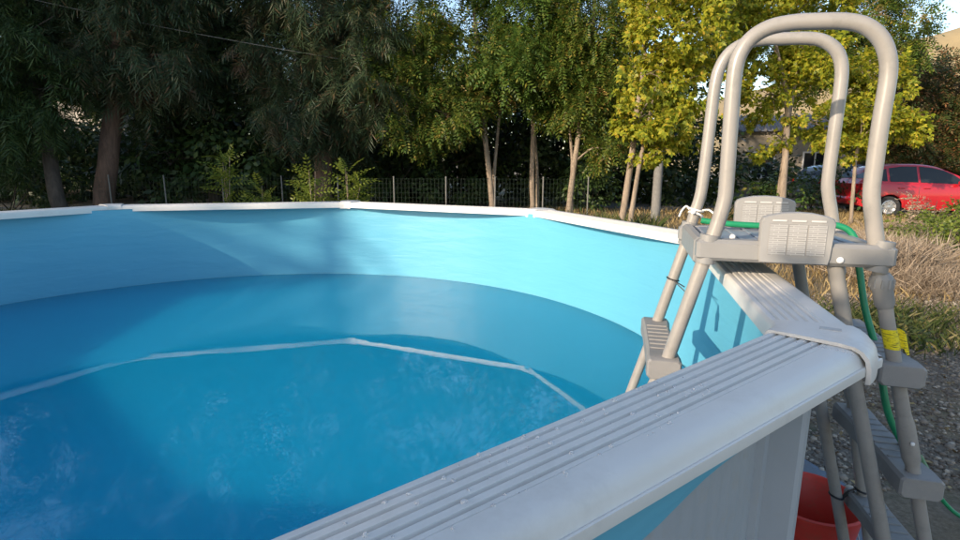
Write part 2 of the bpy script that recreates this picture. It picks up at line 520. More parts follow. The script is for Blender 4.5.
# ------------------------------------------------------------------ ladder
_a, _b = Vector((1.535, -0.917, 0)), Vector((1.792, 0.207, 0))
LM = (_a+_b)/2
ET = (_b-_a).normalized(); ER = Vector((ET.y, -ET.x, 0)); EZ = Vector((0, 0, 1))
TN, TF = -0.17, 0.19
def LP(t, r, z): return LM+ET*t+ER*r+EZ*z
LMAT = Matrix((ER, ET, EZ)).transposed()
ladder = thing('pool_ladder', 'grey A-frame pool ladder with hooped handrails straddling the pool rim', 'ladder', (0, 0, 0))
def smooth_path(pts, sub=6):
    P = [Vector(q) for q in pts]; out_ = []
    for i in range(len(P)-1):
        p0, p1, p2, p3 = P[max(i-1, 0)], P[i], P[i+1], P[min(i+2, len(P)-1)]
        for j in range(sub):
            t = j/sub
            out_.append(0.5*((2*p1)+(-p0+p2)*t+(2*p0-5*p1+4*p2-p3)*t*t+(-p0+3*p1-3*p2+p3)*t**3))
    out_.append(P[-1]); return out_
near_arch = [(-0.046, 1.262), (-0.030, 1.322), (-0.0175, 1.385), (-0.0165, 1.43), (-0.0195, 1.56), (-0.021, 1.66), (-0.015, 1.705), (0.004, 1.738), (0.038, 1.760), (0.083, 1.768), (0.13, 1.768), (0.183, 1.765), (0.222, 1.754), (0.252, 1.729), (0.270, 1.694), (0.277, 1.65), (0.2755, 1.56), (0.276, 1.46), (0.278, 1.405), (0.290, 1.345), (0.303, 1.29), (0.313, 1.248)]
far_arch = [(-0.052, 1.250), (-0.042, 1.312), (-0.028, 1.372), (-0.023, 1.43), (-0.018, 1.55), (-0.0125, 1.69), (-0.002, 1.742), (0.020, 1.778), (0.058, 1.800), (0.105, 1.807), (0.15, 1.806), (0.213, 1.804), (0.252, 1.794), (0.284, 1.768), (0.300, 1.728), (0.304, 1.67), (0.303, 1.55), (0.303, 1.43), (0.309, 1.386), (0.322, 1.335), (0.334, 1.28), (0.342, 1.235)]
TR = 0.0167
for t, arch in ((TN, near_arch), (TF, far_arch)):
    g = MB(); g.tube(smooth_path([LP(t, r, z) for r, z in arch], 4), TR, 16)
    g.build('handrail', MAT['tube'], ladder, smooth=60)
IN_N = [(-0.046, 1.262), (-0.112, 1.0), (-0.19, 0.80), (-0.45, 0.03)]
IN_F = [(-0.052, 1.250), (-0.122, 0.985), (-0.195, 0.72), (-0.40, 0.03)]
def lerp_leg(leg, z):
    for (r0, z0), (r1, z1) in zip(leg[:-1], leg[1:]):
        if z1 <= z <= z0: return r0+(r1-r0)*(z-z0)/(z1-z0)
    return leg[-1][0]
for t, leg in ((TN, IN_N), (TF, IN_F)):
    up = [LP(t, r, z) for r, z in leg[:2]]
    g = MB(); g.tube([up[0], up[1]+(up[1]-up[0])*0.1], TR*0.985, 16); g.build('leg', MAT['tube'], ladder, smooth=60)
    g = MB(); g.tube([LP(t, lerp_leg(leg, z), z) for z in (1.0, 0.85, 0.7, 0.4, 0.03)], TR*0.87, 14); g.build('leg', MAT['tube'], ladder, smooth=60)
    g = MB(); z = 0.885; g.box(LP(t-0.017, lerp_leg(leg, z), z), (0.008, 0.006, 0.008), LMAT, 0.0015); g.build('bolt', MAT['white'], ladder)
def tread(zn, zf, leg_n, leg_f, w, name='tread'):
    a = LP(TN-0.035, leg_n(zn), zn); b = LP(TF+0.035, leg_f(zf), zf)
    ax = (b-a).normalized(); side = EZ.cross(ax).normalized()*-1.0; upv = ax.cross(side)*-1.0
    if upv.z < 0: upv = -upv
    g = MB()
    h = 0.052
    sec = [(-w/2, -h*0.35), (-w/2+0.008, -h/2), (w/2-0.008, -h/2), (w/2, -h*0.35), (w/2, h*0.36), (w/2-0.007, h/2), (-w/2+0.007, h/2), (-w/2, h*0.36)]
    rows = []
    for f, sc in ((0.0, 0.90), (0.012, 1.0), (0.10, 1.02), (0.22, 0.94), (0.78, 0.94), (0.90, 1.02), (0.988, 1.0), (1.0, 0.90)):
        c = a.lerp(b, f)
        rows.append([c+side*x*sc+upv*y*sc for x, y in sec])
    g.grid(rows, close=True)
    g.add(rows[0], [tuple(range(8))]); g.add(rows[-1], [tuple(range(7, -1, -1))])
    t_ = g.build(name, MAT['tread'], ladder, smooth=30)
    # raised anti-slip bars and collars where the legs pass
    for i in range(7):
        c = a.lerp(b, 0.24+i*0.087)+upv*(h*0.48)
        g = MB(); M = Matrix((side, ax, upv)).transposed(); g.box(c, (w*0.72, 0.007, 0.005), M, 0.0012); g.build('grip_bar', MAT['tread'], t_)
    return t_
for zn, zf in ((0.968, 0.958), (0.655, 0.65), (0.36, 0.355)):
    tread(zn, zf, lambda z: lerp_leg(IN_N, z), lambda z: lerp_leg(IN_F, z), 0.082)
# outer step rails, fixed legs
OUT_N = [(0.313, 1.248), (0.348, 1.111), (0.378, 1.006), (0.430, 0.82), (0.487, 0.61), (0.655, 0.0)]
OUT_F = [(0.342, 1.235), (0.372, 1.11), (0.403, 1.0), (0.447, 0.74), (0.50, 0.50), (0.62, 0.0)]
for t, leg in ((TN, OUT_N), (TF, OUT_F)):
    g = MB(); g.tube([LP(t, r, z) for r, z in leg[:3]]+[LP(t, lerp_leg(leg, 0.84), 0.84)], TR*0.90, 14); g.build('step_rail', MAT['tube'], ladder, smooth=60)
    g = MB(); g.tube([LP(t, lerp_leg(leg, z), z) for z in (0.905, 0.88, 0.80, 0.785)], [TR*0.93, TR*1.12, TR*1.12, TR*0.9], 14); g.build('sleeve', MAT['tube'], ladder, smooth=40)
    g = MB(); g.tube([LP(t, lerp_leg(leg, z), z) for z in (0.80, 0.6, 0.3, 0.012)], TR*0.88, 14); g.build('step_rail', MAT['tube'], ladder, smooth=60)
    g = MB(); g.tube([LP(t, lerp_leg(leg, z), z) for z in (0.05, 0.004)], TR*1.15, 14); g.build('foot', MAT['beam'], ladder, smooth=60)
    g = MB(); z = 0.845; g.box(LP(t-0.0215, lerp_leg(leg, z), z), (0.008, 0.006, 0.008), LMAT, 0.0015); g.build('bolt', MAT['white'], ladder)
    # ribbed collar under the platform
    g = MB(); zs = [1.232, 1.222, 1.200, 1.194, 1.165, 1.155]
    g.tube([LP(t, lerp_leg(leg, z), z) for z in zs], [TR*1.0, TR*1.36, TR*1.36, TR*1.18, TR*1.18, TR*0.95], 18)
    cl = g.build('collar', MAT['beam'], ladder, smooth=30)
    for i in range(10):
        a = 2*PI*i/10; z = 1.211
        c = LP(t, lerp_leg(leg, z), z)+(ER*math.cos(a)+ET*math.sin(a))*TR*1.36
        g = MB(); g.box(c, (0.004, 0.004, 0.02), LMAT); g.build('rib', MAT['beam'], cl)
FIX_N = [(0.224, 1.262), (0.304, 0.956), (0.405, 0.597), (0.57, 0.0)]
FIX_F = [(0.235, 1.262), (0.365, 0.743), (0.462, 0.37), (0.555, 0.0)]
for t, leg in ((TN+0.006, FIX_N), (TF, FIX_F)):
    g = MB(); g.tube([LP(t, r, z) for r, z in leg[:-1]]+[LP(t, leg[-1][0], 0.012)], TR*0.98, 14); g.build('leg', MAT['tube'], ladder, smooth=60)
    g = MB(); g.tube([LP(t, lerp_leg(leg, z), z) for z in (0.05, 0.004)], TR*1.2, 14); g.build('foot', MAT['beam'], ladder, smooth=60)
for zn, zf in ((1.008, 1.0), (0.742, 0.735), (0.47, 0.46), (0.20, 0.195)):
    tread(zn, zf, lambda z: lerp_leg(OUT_N, z), lambda z: lerp_leg(OUT_F, z), 0.088)
# platform
g = MB(); M = LMAT
g.box(LP((TN+TF)/2, 0.133, 1.272), (0.335, TF-TN-0.02, 0.03), M, 0.005)
pf = g.build('platform', MAT['platform'], ladder)
for i in range(7):
    g = MB(); g.box(LP((TN+TF)/2, -0.005+i*0.046, 1.2885), (0.010, TF-TN-0.075, 0.004), M, 0.001); g.build('grip_bar', MAT['platform'], pf)
for t, r0, r1, zb in ((TN-0.004, -0.072, 0.336, 1.272), (TF+0.002, -0.080, 0.365, 1.264)):
    g = MB(); g.box(LP(t, (r0+r1)/2, zb), (r1-r0, 0.046, 0.050), M, 0.008); g.build('side_beam', MAT['beam'], ladder)
    for r in (r0+0.026, r1-0.026):
        g = MB(); g.tube([LP(t, r-0.004, zb-0.034), LP(t, r+0.004, zb+0.034)], TR*1.33, 16); g.build('socket', MAT['beam'], ladder, smooth=40)
g = MB(); g.box(LP((TN+TF)/2, -0.058, 1.262), (0.030, TF-TN-0.04, 0.066), M, 0.008); g.build('cross_beam', MAT['beam'], ladder)
g = MB(); g.box(LP((TN+TF)/2, 0.330, 1.262), (0.030, TF-TN-0.04, 0.050), M, 0.008); g.build('cross_beam', MAT['beam'], ladder)
# side panels with printed warnings
def print_mat():
    m, nt, o = nm('printed warnings')
    p = nd(nt, 'BsdfPrincipled'); p.inputs['Roughness'].default_value = 0.4
    br = nd(nt, 'TexBrick'); br.inputs['Scale'].default_value = 1.0
    br.inputs['Brick Width'].default_value = 0.026; br.inputs['Row Height'].default_value = 0.0046; br.inputs['Mortar Size'].default_value = 0.0011
    br.inputs['Mortar Smooth'].default_value = 0.4; br.offset = 0.37
    br.inputs['Color1'].default_value = (0.24, 0.236, 0.23, 1); br.inputs['Color2'].default_value = (0.31, 0.305, 0.30, 1); br.inputs['Mortar'].default_value = (0.40, 0.395, 0.385, 1)
    nt.links.new(scaled(nt, 1, 1, 1, 'Object'), br.inputs['Vector'])
    nt.links.new(br.outputs[0], p.inputs['Base Color']); nt.links.new(p.outputs[0], o.inputs[0])
    return m
PM = print_mat()
for t, r0, r1, z0, z1, fn in ((TN-0.030, 0.060, 0.207, 1.250, 1.366, -1), (TF-0.026, 0.068, 0.222, 1.27, 1.382, -1)):
    prof = [(0.02, 0), (0.0, 0.12), (-0.01, 0.80), (0.02, 0.88), (0.10, 0.93), (0.3, 0.985), (0.5, 1.0), (0.7, 0.985), (0.9, 0.93), (0.98, 0.88), (1.01, 0.80), (0.985, 0.12), (0.965, 0)]
    W, H = r1-r0, z1-z0
    A = [LP(t, r0+W*x, z0+H*y) for x, y in prof]; B = [q+ET*0.016 for q in A]
    # rim proud of a recessed print field
    g = MB(); n = len(A)
    Fc = [LP(t-0.004, r0+W*(0.5+(x-0.5)*0.97), z0+H*(0.5+(y-0.5)*0.97)) for x, y in prof]
    g.grid([Fc, A, B], close=True); g.add(Fc, [tuple(range(n))]); g.add(B, [tuple(range(n-1, -1, -1))])
    pn = g.build('warning_panel', plain('panel plastic', (0.29, 0.286, 0.278), 0.45, 0.05) if fn else None, ladder, smooth=30)
    for i in range(3):
        ra = r0+W*(0.115+i*0.265); wd = W*0.245
        c = LP(t-0.0052, ra+wd/2, z0+H*0.47)
        o2 = thing_mesh = None
        me = MB().box((0, 0, 0), (wd, H*0.60, 0.0012)).mesh('printed_column')
        o2 = link('printed_column', me, PM, pn)
        # local axes: x along ER, y up, z out towards -ET
        o2.matrix_local = Matrix.Translation(c) @ Matrix((ER, EZ, -ET)).transposed().to_4x4()
        g = MB(); g.box(LP(t-0.0056, ra+wd/2, z0+H*0.835), (wd*0.8, 0.0012, 0.004), M); g.build('printed_heading', MAT['beam2'], pn)
for r, z, t in ((0.226, 1.262, TN-0.0275), (0.012, 1.298, TN+0.028), (0.30, 1.30, TN+0.028), (-0.045, 1.33, TF-0.022)):
    g = MB()
    g.lathe([(0.0005, 0.006), (0.004, 0.0055), (0.0068, 0.003), (0.0075, 0.0)], 12, Matrix((ER, EZ, -ET)).transposed(), LP(t, r, z))
    g.build('bolt_cap', MAT['white'], ladder, smooth=60)
# yellow tag wrapped on the near rail
m, nt, o = nm('tag print')
p = nd(nt, 'BsdfPrincipled'); p.inputs['Roughness'].default_value = 0.45
n = noise(nt, 60, 3, 0.8, scaled(nt, 1, 1, 8.0))
nt.links.new(ramp(nt, n, [(0.40, (0.11, 0.09, 0.02)), (0.47, (0.80, 0.66, 0.015))]), p.inputs['Base Color'])
nt.links.new(p.outputs[0], o.inputs[0]); MAT['tag'] = m
g = MB(); rows = []
for z in (1.108, 1.09, 1.075, 1.062):
    c = LP(TN, lerp_leg(OUT_N, z), z); row = []
    for k in range(14):
        a = PI*1.06+k*PI*1.05/13
        row.append(c+(ER*math.cos(a)+ET*math.sin(a))*(TR*0.93+0.001))
    e = row[-1]
    row += [e+ER*0.008-ET*0.004, e+ER*0.015-ET*0.008-EZ*(0.004+(1.108-z)*0.2), e+ER*0.021-ET*0.005-EZ*0.012]
    rows.append(row)
g.grid(rows)
tag(g.build('warning_tag', MAT['tag'], ladder, smooth=180), 'yellow warning tag with black print around the rail')
# black cable ties
def ring_tie(c, axis, r, thick=0.0022):
    axis = axis.normalized(); a = axis.orthogonal().normalized(); b = axis.cross(a)
    return [c+(a*math.cos(2*PI*k/16)+b*math.sin(2*PI*k/16))*r for k in range(17)]
tie = MB()
c = LP(TF, lerp_leg(IN_F, 1.12), 1.12)
tie.tube(ring_tie(c, LP(TF, -0.122, 0.985)-LP(TF, -0.052, 1.25), TR*1.08), 0.0025, 6)
tie.tube([c-ET*TR, c-ET*0.05+ER*0.03-EZ*0.012], 0.0018, 6)
tag(tie.build('cable_tie', MAT['black']), 'black cable tie round the far inner ladder leg', 'cable tie')
tie = MB()
c = LP(TF, lerp_leg(FIX_F, 0.47), 0.47); c2 = LP(TF, lerp_leg(OUT_F, 0.50), 0.50)
tie.tube(ring_tie(c, EZ+ER*0.2, TR*1.15), 0.003, 6)
tie.tube([c+ER*TR, (c+c2)/2+EZ*0.006, c2-ER*TR], 0.003, 6)
tie.tube(ring_tie(c2, EZ+ER*0.2, TR*1.1), 0.003, 6)
tie.tube([c-EZ*0.008+ER*TR, (c+c2)/2-EZ*0.006, c2-ER*TR-EZ*0.008], 0.0025, 6)
tag(tie.build('cable_tie', MAT['black']), 'black wire tying two outer ladder legs together above the red bucket', 'cable tie')
# white cord on the far inner handrail
g = MB()
c = LP(TF, -0.036, 1.335)
g.tube(ring_tie(c, EZ+ER*0.25, TR*1.18), 0.0035, 6)
g.tube(ring_tie(c-EZ*0.014, EZ+ER*0.4+ET*0.3, TR*1.22), 0.0035, 6)
g.tube(smooth_path([c-ER*TR*1.1, c-ER*0.028+EZ*0.010, c-ER*0.040-EZ*0.004, c-ER*0.046-EZ*0.022]), 0.0032, 6)
g.tube(smooth_path([c+ER*TR-ET*TR, c+ER*0.03-ET*0.06+EZ*0.004, c+ER*0.045-ET*0.10-EZ*0.012]), 0.0032, 6)
tag(g.build('white_cord', MAT['cord'], smooth=180), 'white cord knotted round the far handrail at the platform', 'cord')
# small yellow and black hanging gadget behind the inner legs
gad = thing('pool_thermometer', 'small yellow and black gadget hanging behind the inner ladder legs', 'pool gadget', tuple(LP(TF-0.05, -0.045, 1.0)))
g = MB(); g.lathe([(0.001, 0.0), (0.010, 0.001), (0.011, 0.008), (0.011, 0.028), (0.009, 0.032)], 14); g.build('base', MAT['yellow'], gad, smooth=40)
g = MB(); g.lathe([(0.009, 0.032), (0.012, 0.036), (0.013, 0.055), (0.008, 0.064), (0.005, 0.085), (0.001, 0.088)], 14); g.build('cap', MAT['black'], gad, smooth=40)
g = MB(); g.tube([(0, 0, 0.086), tuple((LP(TF-0.02, lerp_leg(IN_F, 1.12), 1.12)-LP(TF-0.05, -0.045, 1.0)))], 0.0016, 6); g.build('string', MAT['black'], gad)
# green hose: across the platform, down the outside and away over the ground
hp = [LP(0.105, -0.030, 1.312), LP(0.10, 0.03, 1.306), LP(0.10, 0.12, 1.303), LP(0.09, 0.22, 1.306), LP(0.09, 0.30, 1.312), LP(0.08, 0.345, 1.285), LP(0.06, 0.362, 1.20), LP(0.03, 0.377, 1.10), LP(-0.005, 0.41, 0.98), LP(-0.03, 0.45, 0.82),
      LP(0.03, 0.60, 0.62)]
e = [Vector((2.68, 0.12, 0.39)), Vector((2.90, 0.27, 0.14)), Vector((3.04, 0.25, 0.025)), Vector((3.25, 0.05, 0.02)), Vector((3.7, -0.3, 0.02))]
g = MB(); g.tube(smooth_path(hp+e, 7), 0.0085, 10)
tag(g.build('garden_hose', MAT['hose'], smooth=60), 'green garden hose lying over the ladder platform and trailing to the ground', 'hose')

# ------------------------------------------------------------------ red bucket
bx, by = 2.21, -0.02
bk = thing('bucket', 'red plastic bucket on the ground sheet beneath the ladder', 'bucket', (bx, by, 0.016))
g = MB()
g.lathe([(0.001, 0.0), (0.115, 0.0), (0.12, 0.004), (0.160, 0.275), (0.168, 0.277), (0.170, 0.288), (0.162, 0.292), (0.155, 0.287), (0.116, 0.012), (0.001, 0.010)], 40)
g.build('body', MAT['bucket'], bk, smooth=50)
for s in (-1, 1):
    g = MB(); g.box((0, s*0.170, 0.262), (0.045, 0.014, 0.04), None, 0.004); g.build('handle_lug', MAT['bucket'], bk)
g = MB(); g.tube([(0.001+0.172*math.sin(a)*0.98, 0.176*math.cos(a), 0.262-0.20*math.sin(a)*0.95) for a in [PI*i/20 for i in range(21)]], 0.0022, 6)
h = g.build('handle', MAT['steel'], bk, smooth=180)
bk.rotation_euler = (0, 0, R_(-60))

# ------------------------------------------------------------------ water droplets on the near ledge
def dome(r, h, n=8):
    V = [(0, 0, h)]; F = []
    for j, (f, hz) in enumerate(((0.45, 0.88), (0.8, 0.55), (1.0, 0.0))):
        for k in range(n): V.append((r*f*math.cos(2*PI*k/n), r*f*math.sin(2*PI*k/n), h*hz))
    for k in range(n): F.append((0, 1+k, 1+(k+1) % n))
    for j in range(2):
        for k in range(n):
            a, b = 1+j*n+k, 1+j*n+(k+1) % n
            F.append((a, a+n, b+n)); F.append((a, b+n, b))
    return np.array(V), np.array(F)
TV, TFc = dome(1.15, 0.8, 10)
def prof_z(s):
    top = [q for q in PROF[4:-3]]
    for (s0, z0), (s1, z1) in zip(top[:-1], top[1:]):
        if s0 <= s <= s1 and s1 > s0: return z0+(z1-z0)*(s-s0)/(s1-s0)
    return 0.034
Ls, Ms = [], []
for i in range(85):
    t = random.choice([0.30, 0.36, 0.42, 0.47, 0.52, 0.60, 0.66])+random.gauss(0, 0.045)
    s = random.uniform(0.05, 0.70)
    q = VIN[1].lerp(VIN[0], t).lerp(VOUT[1].lerp(VOUT[0], t), s)
    r = random.choice([0.0009, 0.0011, 0.0014, 0.0017, 0.0021, 0.0026])
    Ls.append((q.x, q.y, Z0+prof_z(s))); a = random.uniform(0, PI); k = random.uniform(0.7, 1.3)
    Ms.append([[r*k*math.cos(a), -r*math.sin(a), 0], [r*k*math.sin(a), r*math.cos(a), 0], [0, 0, r]])
for i in range(14):
    s = random.uniform(0.1, 0.9); q = VIN[1].lerp(VIN[0], 0.05+random.random()*0.02).lerp(VOUT[1].lerp(VOUT[0], 0.06), s)
    r = random.choice([0.001, 0.0014, 0.002]); Ls.append((q.x, q.y, Z0+prof_z(s))); Ms.append([[r, 0, 0], [0, r, 0], [0, 0, r]])
V, F = instance(TV, TFc, np.array(Ms), np.array(Ls))
tag(link('water_droplets', np_mesh('water_droplets', V, F), MAT['drop'], None, 180), 'clear water droplets scattered on the near grey ledge', 'water droplets', kind='stuff')

# ------------------------------------------------------------------ foliage templates
def diamond(p, axis, side, L, W):
    """one leaf blade: 4 verts"""
    return [p, p+axis*L*0.45+side*W*0.5, p+axis*L, p+axis*L*0.45-side*W*0.5]
def pinnate_template(pairs=6, L=0.34, ll=0.085, lw=0.034, droop=0.35):
    V = []
    for i in range(pairs):
        t = (i+0.7)/pairs
        p = np.array([L*t, 0, -droop*L*t*t])
        for s in (-1, 1):
            ax = np.array([0.42, s*0.85, -0.30-0.1*t]); ax /= np.linalg.norm(ax)
            sd = np.cross(np.array([0, 0, 1.0]), ax); sd /= np.linalg.norm(sd)
            V += diamond(p, ax, sd, ll*(1.1-0.5*abs(t-0.45)), lw)
    p = np.array([L, 0, -droop*L]); ax = np.array([0.9, 0, -0.42]); V += diamond(p, ax, np.array([0, 1.0, 0]), ll, lw)
    V = np.array(V); n = len(V)//4
    return V, np.arange(n*4).reshape(n, 4)
def lobed_template(nl=4, size=0.11, spread=0.12):
    rg = np.random.default_rng(5); V = []
    for i in range(nl):
        a = rg.uniform(0, 2*PI); o = np.array([rg.uniform(0, spread*1.6), rg.uniform(-spread, spread), rg.uniform(-spread, spread)*0.7])
        ax = np.array([math.cos(a)*0.7+0.4, math.sin(a)*0.7, -0.55]); ax /= np.linalg.norm(ax)
        sd = np.cross(np.array([0.2, 0.1, 1.0]), ax); sd /= np.linalg.norm(sd)
        for rot, l in ((0, 1.0), (0.85, 0.78), (-0.85, 0.78)):
            x2 = ax*math.cos(rot)+sd*math.sin(rot); s2 = -ax*math.sin(rot)+sd*math.cos(rot)
            V += diamond(o, x2, s2, size*l, size*0.5)
    V = np.array(V); n = len(V)//4
    return V, np.arange(n*4).reshape(n, 4)
def needle_template(n=24, L=0.45):
    rg = np.random.default_rng(9); V = []
    for i in range(n):
        t = i/n; p = np.array([L*t, 0, -0.25*L*t*t])
        s = -1 if i % 2 else 1
        ax = np.array([0.55, s*rg.uniform(0.3, 0.8), rg.uniform(-0.75, -0.1)]); ax /= np.linalg.norm(ax)
        sd = np.cross(np.array([0, 0.2, 1.0]), ax); sd /= np.linalg.norm(sd)
        V += diamond(p, ax, sd, rg.uniform(0.10, 0.17), 0.0115)
    V = np.array(V); m_ = len(V)//4
    return V, np.arange(m_*4).reshape(m_, 4)
def simple_template(nl=5, size=0.10, spread=0.13):
    rg = np.random.default_rng(3); V = []
    for i in range(nl):
        a = rg.uniform(0, 2*PI); o = np.array([rg.uniform(0, spread*1.5), rg.uniform(-spread, spread), rg.uniform(-spread, spread)*0.8])
        ax = np.array([math.cos(a)*0.6+0.5, math.sin(a)*0.8, rg.uniform(-0.6, 0.3)]); ax /= np.linalg.norm(ax)
        sd = np.cross(np.array([rg.uniform(-.5, .5), rg.uniform(-.5, .5), 1.0]), ax); sd /= np.linalg.norm(sd)
        V += diamond(o, ax, sd, size*rg.uniform(0.7, 1.2), size*0.48)
    V = np.array(V); n = len(V)//4
    return V, np.arange(n*4).reshape(n, 4)
TPL = {'pinnate': pinnate_template(), 'lobed': lobed_template(), 'needle': needle_template(), 'simple': simple_template(),
       'coarse': simple_template(5, 0.22, 0.3), 'pod': pinnate_template(4, 0.13, 0.06, 0.022, 1.2)}

THIN = [1.0]
def blob_points(blobs, n, rg):
    """points spread through ellipsoids (cx,cy,cz,rx,ry,rz), denser towards the outside, in sub-clumps"""
    w = np.array([b[3]*b[4]*b[5] for b in blobs])**0.75; w = np.where([b[2] > 6.2 for b in blobs], w*THIN[0], w); w /= w.sum()
    P, D = [], []
    for b, k in zip(blobs, rg.multinomial(n, w)):
        if k == 0: continue
        nc = max(5, int(k/22))
        dirs = rg.normal(size=(nc, 3)); dirs /= np.linalg.norm(dirs, axis=1, keepdims=True)
        rr = rg.uniform(0.25, 1.0, size=(nc, 1))**0.55
        cc = dirs*rr
        idx = rg.integers(0, nc, size=k)
        q = cc[idx]+rg.normal(size=(k, 3))*0.115
        c = np.array(b[:3]); rad = np.array(b[3:6])
        P.append(c+q*rad); D.append(q/np.maximum(np.linalg.norm(q, axis=1, keepdims=True), 1e-3))
    return np.concatenate(P), np.concatenate(D)

def crown_mesh(blobs, n, kind, rg, scale=1.0, droop=0.45, zmin=0.15):
    THIN[0] = 0.22 if kind == 'pinnate' else (0.5 if kind in ('needle', 'simple') else 1.0)
    P, D = blob_points(blobs, n, rg)
    ok = P[:, 2] > zmin; P, D = P[ok], D[ok]
    ax = D*0.7+rg.normal(size=D.shape)*0.55; ax[:, 2] -= droop
    up = np.tile(np.array([[0, 0, 1.0]]), (len(P), 1))+rg.normal(size=P.shape)*0.45
    sc = scale*rg.uniform(0.5, 1.45, size=len(P))
    TV, TFc = TPL[kind]
    return instance(TV, TFc, frames(ax, up, sc), P)

LEAF = {}
LEAF['robinia'] = leaf_mat('robinia leaf', [(0.0, (0.045, 0.095, 0.018)), (0.55, (0.080, 0.145, 0.026)), (0.9, (0.13, 0.18, 0.03)), (1.0, (0.24, 0.20, 0.035))], 0.38)
LEAF['robinia_warm'] = leaf_mat('robinia leaf turning', [(0.0, (0.055, 0.105, 0.018)), (0.5, (0.10, 0.155, 0.026)), (0.85, (0.17, 0.19, 0.03)), (1.0, (0.28, 0.20, 0.045))], 0.4)
LEAF['yellow'] = leaf_mat('yellow green leaf', [(0.0, (0.16, 0.22, 0.024)), (0.5, (0.31, 0.34, 0.03)), (0.85, (0.48, 0.44, 0.04)), (1.0, (0.55, 0.38, 0.05))], 0.5)
LEAF['dark'] = leaf_mat('dark evergreen leaf', [(0.0, (0.025, 0.050, 0.016)), (0.7, (0.045, 0.085, 0.024)), (1.0, (0.085, 0.115, 0.03))], 0.25)
LEAF['cedar'] = leaf_mat('cedar needle', [(0.0, (0.030, 0.055, 0.026)), (0.7, (0.052, 0.085, 0.038)), (0.9, (0.08, 0.075, 0.035)), (1.0, (0.15, 0.09, 0.045))], 0.25, patch=((0.12, 0.070, 0.042), 0.58, 0.72), pscale=0.9)
LEAF['wood'] = leaf_mat('woodland leaf', [(0.0, (0.020, 0.040, 0.012)), (0.7, (0.04, 0.065, 0.018)), (1.0, (0.075, 0.09, 0.025))], 0.3)
LEAF['russet'] = leaf_mat('russet leaf', [(0.0, (0.035, 0.060, 0.016)), (0.6, (0.065, 0.085, 0.022)), (0.85, (0.15, 0.085, 0.03)), (1.0, (0.26, 0.11, 0.04))], 0.35, patch=((0.17, 0.085, 0.035), 0.55, 0.7), pscale=1.4)
LEAF['pod'] = leaf_mat('dry seed pod', [(0.0, (0.24, 0.15, 0.05)), (1.0, (0.42, 0.28, 0.09))], 0.3)
LEAF['weed'] = leaf_mat('fresh weed leaf', [(0.0, (0.10, 0.16, 0.025)), (1.0, (0.24, 0.28, 0.05))], 0.45)
LEAF['ivy'] = leaf_mat('brown creeper leaf', [(0.0, (0.05, 0.03, 0.02)), (0.6, (0.10, 0.055, 0.035)), (1.0, (0.16, 0.09, 0.05))], 0.2)
LEAF['dry'] = leaf_mat('dry twig', [(0.0, (0.20, 0.15, 0.105)), (0.6, (0.34, 0.27, 0.20)), (1.0, (0.46, 0.38, 0.29))], 0.15, 0.8)
LEAF['straw'] = leaf_mat('straw blade', [(0.0, (0.22, 0.15, 0.06)), (0.6, (0.40, 0.29, 0.13)), (1.0, (0.50, 0.39, 0.20))], 0.3, 0.7)
LEAF['grass'] = leaf_mat('green blade', [(0.0, (0.04, 0.065, 0.016)), (0.6, (0.075, 0.10, 0.028)), (1.0, (0.20, 0.17, 0.07))], 0.35, 0.6)

def make_tree(name, label, trunks, blobs, n, kind, leaf, bark, scale=1.0, droop=0.45, pods=0, group=None, seed=1, limbs=True):
    """trunks: list of (points, r0, r1) in world coords; blobs in world coords"""
    rg = np.random.default_rng(seed); rn = random.Random(seed)
    base = Vector(trunks[0][0][0])
    root = thing(name, label, 'tree' if 'tree' in name else 'shrub', tuple(base), 0, group)
    for pts, r0, r1 in trunks:
        P = smooth_path([Vector(q) for q in pts], 5)
        P = [q+Vector((rn.gauss(0, r0*0.10), rn.gauss(0, r0*0.10), 0)) for q in P]
        rr = [r0+(r1-r0)*i/(len(P)-1) for i in range(len(P))]
        rr[0] *= 1.25
        g = MB(); g.tube([q-base for q in P], rr, 10)
        tk = g.build('trunk', bark, root, smooth=180)
        if limbs:
            for bi, b in enumerate(blobs):
                tgt = Vector(b[:3])
                if len(trunks) > 1 and bi % len(trunks) != trunks.index((pts, r0, r1)): continue
                cand = [(abs(q.z-(tgt.z-0.5*b[5]-0.25*(tgt-q).length)), i) for i, q in enumerate(P)]
                i0 = max(min(cand)[1], len(P)//4)
                s0 = P[i0]
                if (tgt-s0).length < 0.2: continue
                g = MB()
                mid = s0.lerp(tgt, 0.5)+Vector((rn.gauss(0, .15), rn.gauss(0, .15), 0.2))
                lr = max(0.012, rr[i0]*0.42)
                g.tube([q-base for q in smooth_path([s0, mid, tgt], 4)], [lr*(1-0.08*k) for k in range(9)], 6)
                for _ in range(5):
                    dv = Vector((rn.gauss(0, 1), rn.gauss(0, 1), rn.gauss(0.2, 0.7))).normalized()
                    st = mid.lerp(tgt, rn.random()); en = st+Vector((dv.x*b[3], dv.y*b[4], dv.z*b[5]))*rn.uniform(0.6, 0.95)
                    g.tube([st-base, st.lerp(en, .5)+Vector((0, 0, .06))-base, en-base], [lr*0.45, lr*0.32, lr*0.12], 5)
                g.build('limb', bark, tk, smooth=180)
    dens = 2.2 if kind == 'lobed' else 2.9
    V, F = crown_mesh([(*b[:3], b[3]*1.12, b[4]*1.12, b[5]*1.12) for b in blobs], int(n*dens), kind, rg, scale*1.08, droop)
    cr = link('crown', np_mesh('crown', V-np.array(base), F), leaf, root)
    if pods:
        V, F = crown_mesh(blobs, pods*2, 'pod', rg, 1.0, 1.0)
        link('seed_pods', np_mesh('seed_pods', V-np.array(base), F), LEAF['pod'], cr)
    return root

